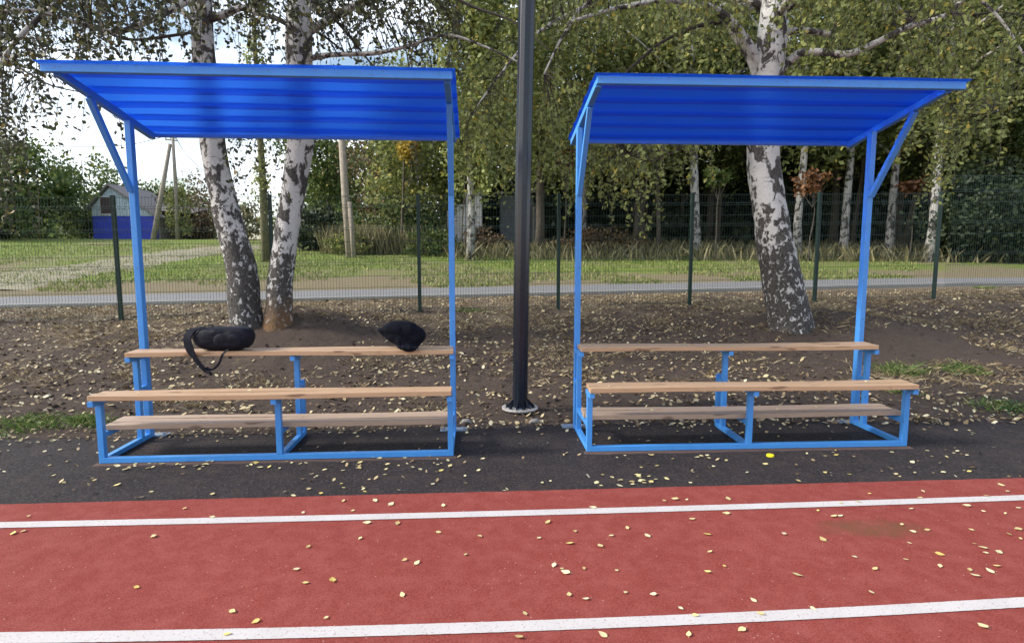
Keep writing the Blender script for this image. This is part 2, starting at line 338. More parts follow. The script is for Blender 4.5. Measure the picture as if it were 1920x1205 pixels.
M['leaf_rust'] = leafmat('rust_leaves', [(0, (.08, .035, .015)), (.6, (.17, .075, .03)), (1, (.26, .13, .05))], .3)
M['leaf_yellow'] = leafmat('yellow_leaves', [(0, (.25, .20, .04)), (.6, (.46, .34, .05)), (1, (.60, .42, .07))], .35)
M['straw'] = leafmat('dry_straw', [(0, (.12, .085, .045)), (.6, (.27, .20, .115)), (1, (.45, .38, .24))], .2)
M['reed'] = leafmat('reed_straw', [(0, (.10, .095, .04)), (.6, (.21, .19, .09)), (1, (.33, .29, .16))], .25)
M['grass_blade'] = leafmat('green_blades', [(0, (.05, .095, .022)), (.6, (.11, .18, .04)), (.85, (.22, .25, .08)), (1, (.36, .30, .16))], .25)
M['field_blade'] = leafmat('field_blades', [(0, (.10, .14, .035)), (.6, (.20, .26, .06)), (1, (.36, .34, .13))], .25)
M['litter'] = leafmat('fallen_leaf_litter', [(0, (.07, .045, .025)), (.3, (.22, .15, .08)), (.6, (.42, .32, .17)), (.85, (.62, .52, .30)), (1, (.66, .60, .42))], .1)
M['fallen'] = leafmat('fallen_leaf_pale', [(0, (.50, .38, .16)), (.25, (.66, .57, .28)), (.7, (.74, .69, .44)), (.92, (.70, .58, .20)), (1, (.62, .46, .12))], .1)

nt_ = M['fallen'].node_tree; oi = nt_.nodes.new('ShaderNodeObjectInfo')
for l_ in list(nt_.links):
    if l_.from_socket.name == 'Random Per Island': nt_.links.new(oi.outputs['Random'], l_.to_socket)
# ------------------------------------------------------------------ the ground and paved surfaces
def grid_axis(segs):
    out = []
    for a, b_, st_ in segs: out += list(np.arange(a, b_, st_))
    return out + [segs[-1][1]]
xs = grid_axis([(-1500, -200, 260), (-200, -40, 20), (-40, -28, 1.5), (-28, -10, .6), (-10, -6.5, .35), (-6.5, 7.5, .062), (7.5, 12, .35), (12, 40, 1.5), (40, 200, 20), (200, 1500, 260)])
ys = grid_axis([(-60, -6, 13.5), (-6, 4.4, 1.3), (4.4, 9, .055), (9, 12.8, .09), (12.8, 20, .3), (20, 42, .5), (42, 60, 1.5), (60, 200, 20), (200, 1500, 260)])
V = np.array([(x, y, ground_z(x, y)) for y in ys for x in xs]); nx = len(xs)
I = (np.arange(len(ys)-1)[:, None]*nx + np.arange(nx-1)[None]).ravel()
g = np_mesh('ground', V, np.stack([I, I+1, I+nx+1, I+nx], 1), M['ground'], smooth=True)
tag(g, kind='structure')
def strip(name, far, near, z, m, kind='structure'):
    V = []; F = []
    for i, (a, b_) in enumerate(zip(far, near)):
        V += [(a[0], a[1], z), (b_[0], b_[1], z)]
        if i: F.append((2*i-2, 2*i-1, 2*i+1, 2*i))
    mb = MB(); mb.add(V, F); o = mb.build(name, m); tag(o, kind=kind); return o
TE = np.polyfit([-3.014, -1.557, 0, 1.641, 3.386], [3.318, 3.434, 3.532, 3.627, 3.746], 1)
X = np.concatenate([np.arange(-30, -6, .5), np.arange(-6, 7, .02), np.arange(7, 30.1, .5)])
strip('asphalt_strip', [(x, asph_edge(x)) for x in X], [(x, np.polyval(TE, x)-.1) for x in X], .004, M['asphalt'])
strip('running_track', [(x, np.polyval(TE, x)+.006*mnoise.noise((x*8, 0, 0))) for x in X], [(x, -12) for x in X], .009, M['track'])
L1 = np.polyfit([-2.79, -1.41, 0, 1.5, 3.1], [3.055, 3.110, 3.206, 3.30, 3.418], 2)
L2 = np.polyfit([-1.957, -.986, 0, 1.034, 2.16], [2.1, 2.12, 2.173, 2.234, 2.333], 2)
X = np.arange(-5, 5.01, .02)
for LL, w in ((L1, .073), (L2, .068)):
    strip('lane_line', [(x, np.polyval(LL, x)+w/2+.0018*mnoise.noise((x*30, w, 0))) for x in X], [(x, np.polyval(LL, x)-w/2+.0018*mnoise.noise((x*30, w, 5))) for x in X], .0125, M['line'])
# concrete path and kerb behind the fence, draped on the terrain
def drape(name, s0, s1, t0, t1, dz, m, thick=0, ds=None):
    mb = MB(); T = np.arange(t0, t1, .8); rows = []
    for t_ in T:
        for s_ in (s0, s1):
            x, y = xy(s_, t_); rows.append((x, y, base_z(x, y)+dz))
    n = len(rows); F = [(2*i, 2*i+2, 2*i+3, 2*i+1) for i in range(len(T)-1)]
    mb.add(rows, F)
    if thick:
        low = [(x, y, z-thick) for x, y, z in rows]
        mb.add(rows+low, [(2*i+n, 2*i+2+n, 2*i+2, 2*i) for i in range(len(T)-1)]+[(2*i+1, 2*i+3, 2*i+3+n, 2*i+1+n) for i in range(len(T)-1)])
    return tag(mb.build(name, m), kind='structure')
drape('path', 12.93, 14.55, -60, 60, .02, M['path'], .1)
drape('kerb', 12.80, 12.928, -60, 60, .05, M['kerb'], .15)
# dirt road curving across the field on the left
mb = MB(); pts = [(-80, 546), (60, 518), (200, 499), (330, 478), (430, 466), (520, 461)]; rows = []
for k, (px, py) in enumerate(pts):
    p = on_ground(px, py); w = [1.0, 1.0, .9, .9, 1.1, 1.2][k]; rows.append((p, w))
dense = []
for k in range(len(rows)-1):
    for q in range(12):
        f = q/12; dense.append((rows[k][0].lerp(rows[k+1][0], f), rows[k][1]*(1-f)+rows[k+1][1]*f))
V = []
for k, (p, w) in enumerate(dense):
    d = (dense[min(k+1, len(dense)-1)][0]-dense[max(k-1, 0)][0]); nrm = Vector((-d.y, d.x, 0)).normalized()
    for j in range(7):
        f = j/3-1; q = p + nrm*f*w*(1.6+.35*mnoise.noise((k*.35, f, 0))); V.append((q.x, q.y, ground_z(q.x, q.y)+.03-.03*abs(f)**3))
F = [(7*k+j, 7*k+j+1, 7*k+j+8, 7*k+j+7) for k in range(len(dense)-1) for j in range(6)]
mb.add(V, F); tag(mb.build('dirt_road', M['dirt'], smooth=True), kind='structure')

# ------------------------------------------------------------------ bench shelters
WF = 2.46; WS = 2.483; YP = .6228; YM = .4984
ZFS, YFS0, YFS1 = .5042, -.089, .097; ZFB, YFB0, YFB1 = .256, .0765, .3192; ZUS, YUS0, YUS1 = .7334, .3725, .566
YRF, ZRF, YRR, ZRR = -.142, 2.7097, 1.047, 2.5176
def zr(y): return ZRF + (y-YRF)/(YRR-YRF)*(ZRR-ZRF)
def planks(n, y0, y1, z, seed, w=WS):
    mb = MB(); rnd = random.Random(seed); gap = .008; d = (y1-y0-gap*(n-1))/n
    for i in range(n):
        a = y0+i*(d+gap); e0 = rnd.uniform(-.006, .006); e1 = rnd.uniform(-.006, .006); K = 14; V = []
        ph = rnd.uniform(0, 9)
        for k in range(K+1):
            x = -w/2+e0 + (w+e1-e0)*k/K; s = .0035*math.sin(k*.45+ph)
            V += [(x, a, z-.036+s), (x, a+d, z-.036+s), (x, a+d, z+s), (x, a, z+s)]
        F = [(3, 2, 1, 0), (4*K, 4*K+1, 4*K+2, 4*K+3)]
        for k in range(K):
            for j in range(4): F.append((4*k+j, 4*k+(j+1) % 4, 4*k+4+(j+1) % 4, 4*k+4+j))
        mb.add(V, F)
    return mb
def shelter(loc, yaw, ro, wr, label, dirt, seed):
    r = empty('bench_shelter', (loc[0], loc[1], .006), yaw); tag(r, label, 'bench shelter')
    t2 = .02; b_ = M['blue']
    # the ground frame: front rail and three skids
    mb = MB(); mb.box(-WF/2-t2, WF/2+t2, 0, .04, 0, .04)
    for x in (-WF/2, 0, WF/2): mb.box(x-t2, x+t2, .0402, (YP+.03 if x else YP+.0), .001, .0385)
    mb.build('ground_frame', b_, r, bevel=.003)
    for x in (-WF/2, 0, WF/2):
        mb = MB(); mb.box(x-t2, x+t2, .0, .04, .0402, ZFS-.078)                       # front upright
        mb.box(x-t2+.001, x+t2-.001, YFS0+.008, YFS1-.01, ZFS-.0775, ZFS-.041)           # seat bearer
        mb.box(x-t2+.003, x+t2-.003, .0405, YM-.0205, ZFB-.077, ZFB-.041)                # footboard bearer
        mb.box(x-t2+.001, x+t2-.001, YM-.02, YM+.02, .0388, ZUS-.078)                    # rear upright
        mb.box(x-t2+.002, x+t2-.002, YUS0+.008, YP-.0305, ZUS-.0775, ZUS-.041)
        mb.box(x-t2+.003, x+t2-.003, YM+.0205, YP-.0305, .40, .435)                      # short link
        if x == 0: mb.box(x-t2, x+t2, YP-.03, YP+.01, .0388, .46)
        mb.build('bench_support', b_, r, bevel=.002)
    planks(2, YFS0, YFS1, ZFS, seed).build('front_seat', M['wood'], r, bevel=.003)
    planks(2, YUS0, YUS1, ZUS, seed+1).build('rear_seat', M['wood'], r, bevel=.003)
    planks(3, YFB0, YFB1, ZFB, seed+2).build('footboard', M['wood_grey'], r, bevel=.003)
    for sgn in (-1, 1):
        x = sgn*WF/2; xt = x + sgn*.0
        mb = MB(); mb.bar((x, YP, .001), (xt, YP, zr(YP)-.09), .045, .06, up=(0, 1, 0)); p = mb.build('post', b_, r, bevel=.004)
        mb = MB(); xo = .045 if sgn*loc[0] < 0 else -.0
        mb.box(x-.115, x+.115, YP+.005, YP+.105, -.002, .006)
        for q in (-.085, .085): mb.tube([(x+q, YP+.05, .006), (x+q, YP+.05, .022)], .011, 6)
        mb.build('base_plate', M['steel_plate'], p)
        xr = ro + sgn*(wr/2-.05); mb = MB()
        xa = x if abs(xr-x) < .02 else x
        xr = (xr+x)/2
        mb.bar((xr, YRF+.05, zr(YRF+.05)-.062), (xr, YRR-.02, zr(YRR-.02)-.062), .045, .05)
        mb.build('rafter', b_, r, bevel=.003)
        mb = MB(); mb.bar((x, YP-.035, 1.96), (xr, YP-.40, zr(YP-.40)-.09), .04, .04, up=(1, 0, 0)); mb.build('brace', b_, r, bevel=.003)
    mb = MB(); mb.box(ro-wr/2+.02, ro+wr/2-.02, YRF, YRF+.045, ZRF-.083, ZRF-.030); mb.build('front_beam', b_, r, bevel=.003)
    for s in (-1, 1):
        pass
    mb = MB(); mb.box(ro-wr/2+.03, ro+wr/2-.03, YRR-.015, YRR+.012, ZRR-.062, ZRR-.033); mb.build('rear_beam', b_, r, bevel=.002)
    # trapezoid-profiled sheet, ribs along x
    prof = []; y = YRF-.03; dep = .013
    cyc = .238; end = YRR+.02
    while y < end:
        for dy, up, rib in ((0, 0, 0), (.140, 0, 1), (.152, dep, 1), (.224, dep, 1)):
            if y+dy <= end: prof.append((y+dy, up, rib))
        y += cyc
    prof.append((end, prof[-1][1], 0))
    rows = []; K = 10
    for (yy, up, rib) in prof:
        for k in range(K+1):
            x = ro - wr/2 + wr*k/K
            rows.append((x, yy, zr(yy)-.026+up+.002*math.sin(k*1.3+yy*9)))
    mb = MB()
    for i in range(len(prof)-1):
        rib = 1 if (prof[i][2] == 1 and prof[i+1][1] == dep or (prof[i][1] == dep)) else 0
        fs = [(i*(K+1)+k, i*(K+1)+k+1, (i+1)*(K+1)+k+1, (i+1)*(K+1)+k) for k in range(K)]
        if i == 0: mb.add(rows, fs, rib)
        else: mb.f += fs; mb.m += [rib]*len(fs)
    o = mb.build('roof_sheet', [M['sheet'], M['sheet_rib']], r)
    so = o.modifiers.new('solid', 'SOLIDIFY'); so.thickness = .0016; so.offset = 0
    # fixing screws with washers
    return r
SH_L = ((-1.678, 4.1057), .0639); SH_R = ((1.8097, 4.3471), .0529)
shL = shelter(*SH_L, -.03, 2.65, 'blue steel bench shelter with a backpack and a jacket on its top bench', 0, 11)
shR = shelter(*SH_R, .07, 2.66, 'blue steel bench shelter with empty benches in front of the single leaning birch', 0, 21)
def in_shelter(sh, x, y, z=0):
    (lx, ly), a = sh
    return Vector((lx+x*math.cos(a)-y*math.sin(a), ly+x*math.sin(a)+y*math.cos(a), z+.006))

# ------------------------------------------------------------------ lamp pole
lp = empty('lamp_pole', (.076, 5.456, 0)); tag(lp, 'tall black lamp pole on a round flange between the two blue shelters', 'lamp pole')
mb = MB(); pts = [(0, 0, .05), (.012, 0, 1.2), (.035, 0, 2.6), (.062, 0, 4), (.09, 0, 6.5)]
mb.tube(pts, [.073, .073, .075, .076, .070], 10); o = mb.build('pole_shaft', M['black_pole'], lp, bevel=.004)
mb = MB()
for z0, z1, rr in ((.035, .052, .172),):
    mb.tube([(0, 0, z0), (0, 0, z1)], rr, 40)
mb.build('flange', M['flange'], lp, bevel=.003)
mb = MB(); mb.tube([(0, 0, -.03), (0, 0, .0345)], .155, 32); mb.build('foundation_ring', M['asphalt'], lp)
for k in range(6):
    a = k*math.pi/3+.26; c_, s_ = math.cos(a), math.sin(a); mb = MB(); w = .004
    n_ = Vector((-s_, c_, 0))*w; P1 = Vector((c_*.07, s_*.07, .053)); P2 = Vector((c_*.14, s_*.14, .053)); P3 = Vector((c_*.07, s_*.07, .13)); P4 = Vector((c_*.14, s_*.14, .062))
    vs = [p+n_ for p in (P1, P2, P4, P3)]+[p-n_ for p in (P1, P2, P4, P3)]
    mb.add(vs, [(0, 1, 2, 3), (7, 6, 5, 4), (0, 4, 5, 1), (1, 5, 6, 2), (2, 6, 7, 3), (3, 7, 4, 0)]); mb.build('gusset', M['black_pole'], lp)
    a += math.pi/6; mb = MB(); q = (math.cos(a)*.125, math.sin(a)*.125)
    mb.tube([(q[0], q[1], .052), (q[0], q[1], .066)], .018, 6); mb.tube([(q[0], q[1], .066), (q[0], q[1], .082)], .009, 8); mb.build('bolt', M['black_pole'], lp)

# ------------------------------------------------------------------ backpack and jacket on the rear seat
def pillow(outline, depth, seed, fold=.02, ysh=0, sq=.62):
    """closed soft body: outline in (x, z), inflated along y on both sides"""
    n = 56; P = [Vector((a, 0, b)) for a, b in outline]; d = [0]
    for i in range(len(P)): d.append(d[-1]+(P[(i+1) % len(P)]-P[i]).length)
    ring = []
    for k in range(n):
        u = d[-1]*k/n; i = max(j for j in range(len(P)) if d[j] <= u); f = (u-d[i])/max(1e-6, d[i+1]-d[i]); ring.append(P[i].lerp(P[(i+1) % len(P)], f))
    for _ in range(1): ring = [(ring[k-1]+ring[k]*2+ring[(k+1) % n])/4 for k in range(n)]
    c = sum(ring, Vector())/n; mb = MB(); V = []; Fs = []; prof = [(0, 0)] + [(1-max(0, math.cos(q*math.pi/2/7))**sq, math.sin(q*math.pi/2/7)**sq) for q in range(1, 8)]
    rings = [(1-a, -b) for a, b in prof[::-1]][:-1] + [(1, 0)] + [(1-a, b) for a, b in prof[1:]]
    for s, b in rings:
        s = max(s, .04)
        for p in ring:
            q = c + (p-c)*s; dn = mnoise.noise((q.x*11+seed, b*2, q.z*13)) + .6*mnoise.noise((q.x*27+seed, b*3, q.z*24+q.x*12))
            yy = b*depth/2; nrm = Vector(((p-c).x*.5, b, (p-c).z*.5))
            V.append(Vector((q.x, yy+ysh, q.z)) + nrm.normalized()*dn*fold)
    for i in range(len(rings)-1):
        for k in range(n): Fs.append((i*n+k, i*n+(k+1) % n, (i+1)*n+(k+1) % n, (i+1)*n+k))
    Fs.append(tuple(range(n-1, -1, -1))); Fs.append(tuple((len(rings)-1)*n+k for k in range(n)))
    mb.add(V, Fs); return mb
def ribbon(mb, pts, w, th=.004, wdir=(0, 0, 1)):
    pts = [Vector(p) for p in pts]; V = []; K = len(pts)
    for i, p in enumerate(pts):
        d = (pts[min(i+1, K-1)]-pts[max(0, i-1)]).normalized(); r = Vector(wdir); r = (r - d*r.dot(d)).normalized(); u = d.cross(r); ww = w[i] if hasattr(w, '__len__') else w
        V += [p-r*ww/2-u*th, p+r*ww/2-u*th, p+r*ww/2+u*th, p-r*ww/2+u*th]
    F = [(3, 2, 1, 0), (4*K-4, 4*K-3, 4*K-2, 4*K-1)]
    for k in range(K-1):
        for j in range(4): F.append((4*k+j, 4*k+(j+1) % 4, 4*k+4+(j+1) % 4, 4*k+4+j))
    mb.add(V, F)
def spline(P, n=8):
    P = [Vector(p) for p in P]; out = []
    for i in range(len(P)-1):
        a, b_, c_, d_ = P[max(i-1, 0)], P[i], P[i+1], P[min(i+2, len(P)-1)]
        for k in range(n):
            t_ = k/n; out.append(.5*((2*b_)+(c_-a)*t_+(2*a-5*b_+4*c_-d_)*t_*t_+(3*b_-a-3*c_+d_)*t_**3))
    return out+[P[-1]]
KPX = 4.55/FPX
# local metres per photo pixel at the rear seat; local origin = seat contact under the bag's middle
def loc_px(px, py, cx, cy): return ((px-cx)*KPX, (cy-py)*KPX)
dL = SH_L
bp_pos = in_shelter(SH_L, 0, 0)
def seat_pt(px, sh, yloc=.45):
    # world point on the rear seat top seen at photo column px
    best = None
    for k in range(-130, 131):
        q = in_shelter(sh, k*.01, yloc, ZUS); zc = q.y*math.cos(PITCH)-(q.z-CAM_H)*math.sin(PITCH); u = CX+FPX*q.x/zc
        if best is None or abs(u-px) < best[0]: best = (abs(u-px), q)
    return best[1]
q = seat_pt(424, SH_L, .46)
bag = empty('backpack', (q.x, q.y, q.z), SH_L[1]); tag(bag, 'black backpack lying on its side on the top bench, straps hanging down', 'backpack')
OUT = [(368, 632), (374, 622), (392, 617), (410, 616.5), (434, 617), (456, 616.5), (470, 619), (477, 627), (478, 637), (474, 648), (469, 656), (455, 660), (420, 660), (390, 659), (376, 652), (370, 643)]
pillow([loc_px(a, b, 424, 661) for a, b in OUT], .20, 3, .009, 0, .5).build('bag_body', M['black_cloth'], bag, smooth=True).modifiers.new('s', 'SUBSURF').levels = 1
def lp3(px, py, y): a, b_ = loc_px(px, py, 424, 661); return (a, y, b_)
mb = MB(); pth = spline([lp3(384, 618, .02), lp3(372, 622, -.06), lp3(367, 634, -.10), lp3(371, 652, -.115), lp3(382, 672, -.125), lp3(395, 690, -.125), lp3(402, 696, -.12)], 6)
ribbon(mb, pth, [.055]*20+[.05, .045, .04, .035, .03, .03]+[.028]*(len(pth)-26), .006, (1, 0, 0)); mb.build('shoulder_strap', M['black_cloth'], bag, smooth=False)
mb = MB(); pth = spline([lp3(398, 690, -.12), lp3(412, 692, -.12), lp3(424, 680, -.122), lp3(431, 664, -.122), lp3(440, 655, -.098)], 6); ribbon(mb, pth, .016, .003, (1, 0, .4)); 
pth = spline([lp3(400, 688, -.12), lp3(404, 697, -.12), lp3(409, 703, -.12)], 4); ribbon(mb, pth, .02, .004, (1, 0, 0)); mb.build('strap_webbing', M['black_cloth'], bag)
mb = MB(); mb.tube(spline([lp3(372, 626, 0), lp3(360, 622, .0), lp3(346, 626, -.01), lp3(336, 634, -.02)], 6), .004, 6); mb.tube(spline([lp3(368, 636, -.03), lp3(358, 636, -.04), lp3(350, 641, -.05)], 6), .006, 6)
mb.tube(spline([lp3(380, 622, .02), lp3(388, 615, .01), lp3(400, 613, .0), lp3(404, 616, 0)], 6), .005, 6); mb.build('grab_loop', M['black_cloth'], bag)
mb = MB(); mb.tube(spline([lp3(380, 628, -.085), lp3(388, 620, -.075), lp3(402, 618, -.065), lp3(440, 622, -.088), lp3(466, 628, -.075)], 8), .004, 6); mb.build('zip_seam', M['black_cloth'], bag)
OUT2 = [(412, 630), (420, 626), (452, 626), (462, 631), (464, 645), (458, 653), (420, 653), (412, 646)]
pk = pillow([loc_px(a, b, 424, 661) for a, b in OUT2], .05, 5, .006).build('front_pocket', M['black_cloth'], bag, smooth=True); pk.location = (0, -.085, 0)
mb = MB(); p_ = lp3(404, 697, -.128); mb.box(p_[0]-.016, p_[0]+.016, p_[1]-.008, p_[1]+.004, p_[2]-.012, p_[2]+.012); mb.build('buckle', M['black_pole'], bag, bevel=.003)
q = seat_pt(757, SH_L, .46)
OUT = [(706, 623), (716, 621), (724, 614), (732, 609), (752, 608), (770, 609), (779, 612), (781, 617), (791, 621), (798, 628), (801, 637), (799, 645), (792, 653), (783, 661), (773, 666), (764, 664), (752, 659), (742, 653), (728, 644), (717, 633)]
jk = pillow([loc_px(a, b, 757, 662) for a, b in OUT], .17, 9, .016).build('jacket', M['black_knit'], smooth=True)
jk.location = (q.x, q.y-.03, q.z); jk.rotation_euler = (0, 0, SH_L[1]); jk.modifiers.new('s', 'SUBSURF').levels = 1
for v_ in jk.data.vertices:            # drape: the lowest tip hangs in front of the plank edge
    if v_.co.z < .03: v_.co.y = min(v_.co.y, -.0) * .5 - .075
tag(jk, 'crumpled black jacket dropped on the top bench near the right post', 'jacket')

# ------------------------------------------------------------------ fence
FX0, FY0, FZ0, FZS = -6.61, 9.873, .416, .041
def fence_pt(i): return Vector((FX0+2.5*i*CA, FY0+2.5*i*SA, FZ0+FZS*i))
def fence(name, i0, i1, H, label, offs=0, top_extra=0):
    r = empty(name, fence_pt(i0)); tag(r, label, 'fence'); o0 = fence_pt(i0)
    D = Vector((CA, SA, FZS/2.5)); Nn = Vector((-SA, CA, 0))
    for i in range(i0+(1 if offs else 0), i1+1):
        p = fence_pt(i)-o0; mb = MB(); p2 = p + (D*offs if i == i0 else Vector())
        mb.bar(p2+Vector((0, 0, -.35)), p2+Vector((0, 0, H+.03)), .06, .045, up=Nn); mb.bar(p2+Vector((0, 0, H+.03)), p2+Vector((0, 0, H+.04)), .066, .05, up=Nn)
        mb.build('fence_post', M['fence'], r)
    for i in range(i0, i1):
        p = fence_pt(i)-o0 - Nn*.035; mb = MB(); a0 = .02+(offs if i == i0 else 0)
        zs = [.06, .26, .30, .46, .66, .86, .90, 1.06, 1.26, 1.46, 1.50, 1.66, 1.84, 1.88, H]
        if H > 2.2: zs = [.06, .26, .30, .66, .86, .90, 1.26, 1.46, 1.50, 1.86, 2.06, 2.10, H]
        def off(z):
            for c_ in ((.28, .88, 1.48, 1.86) if H < 2.2 else (.28, .88, 1.48, 2.08)):
                if abs(z-c_) < .021: return .03
            return 0
        for z in zs:
            a = p + D*a0 + Vector((0, 0, z)) - Nn*off(z); b_ = p + D*2.48 + Vector((0, 0, z)) - Nn*off(z)
            mb.bar(a, b_, .006, .006)
        n = int((2.48-a0)/.05)
        for k in range(n+1):
            q = p + D*(a0+k*.05); w = .0045
            lv = [(.03, 0)]
            for c_ in ((.28, .88, 1.48, 1.86) if H < 2.2 else (.28, .88, 1.48, 2.08)): lv += [(c_-.05, 0), (c_-.02, .03), (c_+.02, .03), (c_+.05, 0)]
            lv += [(H+.02, 0)]
            V = []; F = []
            for j, (z, of) in enumerate(lv):
                c0 = q + Vector((0, 0, z)) - Nn*(of+.004)
                V += [c0-D*w/2, c0+D*w/2+Nn*0, c0+Nn*w]
                if j: F += [(3*j-3, 3*j-2, 3*j+1, 3*j), (3*j-2, 3*j-1, 3*j+2, 3*j+1), (3*j-1, 3*j-3, 3*j, 3*j+2)]
            mb.add(V, F)
        mb.build('mesh_panel', M['fence_wire'], r)
    return r
fence('mesh_fence', -2, 6, 2.03, 'long low run of green welded mesh fence behind the benches')
fence('mesh_fence', 6, 9, 2.36, 'taller green mesh fence section at the far right edge', offs=.16)

# ------------------------------------------------------------------ foliage tools
def leaf_quads(C, size, rng, flat=0.0, asp=1.35):
    """diamond leaves centred on the rows of C"""
    n = len(C); a = rng.normal(size=(n, 3)); a[:, 2] -= flat*abs(a[:, 2]); a /= np.linalg.norm(a, axis=1)[:, None]
    b_ = rng.normal(size=(n, 3)); b_ -= (b_*a).sum(1)[:, None]*a; b_ /= np.linalg.norm(b_, axis=1)[:, None]
    s = (size*rng.uniform(.65, 1.3, n))[:, None]
    V = np.stack([C-a*s*.5*asp, C+b_*s*.42-a*s*.06, C+a*s*.5*asp, C-b_*s*.42-a*s*.06], 1).reshape(-1, 3)
    return V, np.arange(4*n).reshape(-1, 4)
def cloud(center, rad, n, rng, clumps=30, spread=.28, hollow=.45, zflat=.8):
    """leaf positions gathered in uneven clumps through an ellipsoid"""
    c = rng.normal(size=(clumps, 3)); c /= np.linalg.norm(c, axis=1)[:, None]; c *= rng.uniform(hollow, 1, clumps)[:, None]
    w = rng.uniform(.3, 1.6, clumps); idx = rng.choice(clumps, n, p=w/w.sum())
    p = c[idx] + rng.normal(size=(n, 3))*spread*(.6+.7*rng.random(clumps)[idx])[:, None]*np.array([1, 1, zflat])
    return np.array(center) + p*np.array(rad)
def limb_path(a, b, sag=0, n=8, seed=0, wig=.12):
    a = Vector(a); b = Vector(b); out = []
    Ln = (b-a).length
    for i in range(n+1):
        f = i/n; p = a.lerp(b, f); p.z -= sag*4*f*(1-f)*-1; w = wig*Ln*math.sin(f*math.pi)*.5
        p += Vector((mnoise.noise((seed, f*2.5, 0)), mnoise.noise((seed, f*2.5, 5)), mnoise.noise((seed, f*2.5, 9))))*w; out.append(p)
    return out
def strands(mbt, limbs, anchors, rng, lmin, lmax, leaf_step=.035, jitter=.03, twr=.0035, sway=.25):
    """drooping birch twigs: each anchor is tied to the nearest limb point, then hangs; returns leaf centres"""
    LP = np.array([tuple(p) for l in limbs for p in l]); out = []
    for A in anchors:
        A = Vector(A); d = np.linalg.norm(LP-np.array(A), axis=1); B = Vector(LP[int(d.argmin())])
        mid = (A+B)/2 + Vector((0, 0, .12*(A-B).length)); pts = [B, (B+mid)/2 + Vector((0, 0, .03)), mid, A]
        ln = rng.uniform(lmin, lmax); k = max(3, int(ln/.14)); p = A.copy(); dr = Vector((rng.normal()*sway, rng.normal()*sway, -1)).normalized()
        for j in range(k):
            dr = (dr + Vector((rng.normal()*.12, rng.normal()*.12, -.12))).normalized(); p = p + dr*ln/k; pts.append(p.copy())
        mbt.tube(pts, [twr*2.2, twr*1.8, twr*1.5]+[twr]*(len(pts)-3), 3, cap=False)
        for j in range(2, len(pts)-1):
            a, b_ = pts[j], pts[j+1]; m_ = max(1, int((b_-a).length/leaf_step))
            for q in range(m_):
                c_ = a.lerp(b_, (q+rng.random())/m_); out.append((c_.x+rng.normal()*jitter, c_.y+rng.normal()*jitter, c_.z+rng.normal()*jitter-.02))
    return np.array(out)
def anchors_px(regions, rng, Y0, Y1, hole=.0, scale=1.6):
    """random hanging points inside photo-plane boxes (px0,px1,py0,py1,count) spread over real depth Y0..Y1"""
    out = []
    for (a, b_, c_, d_, n) in regions:
        k = 0; tries = 0
        while k < n and tries < n*8:
            tries += 1; Y = rng.uniform(Y0, Y1); p = at(rng.uniform(a, b_), rng.uniform(c_, d_), Y)
            if mnoise.noise((p.x*scale, p.y*scale, p.z*scale)) < hole-.5*0: 
                if rng.random() < .7: continue
            out.append(p); k += 1
    return out

# ------------------------------------------------------------------ the three near birches
def px_path(P, Y, dy=None):
    return [at(a, b, Y+(dy[i] if dy else 0)) for i, (a, b) in enumerate(P)]
def big_trunk(mb, path, rads, seed, n=22):
    sp_ = spline(path, 10); rr = np.interp(np.linspace(0, 1, len(sp_)), np.linspace(0, 1, len(rads)), rads)
    mb.tube(sp_, list(rr), n, wob=.10, seed=seed); return sp_
def root_flare(path, rads, flare=1.12):
    p0 = path[0]; q = p0.lerp(path[1], .22); q2 = p0.lerp(path[1], .5); r1 = rads[1]
    return [p0+Vector((0, 0, -.30)), p0, q, q2]+path[1:], [r1*1.5, r1*1.14, r1*1.05, r1*1.02]+rads[1:]

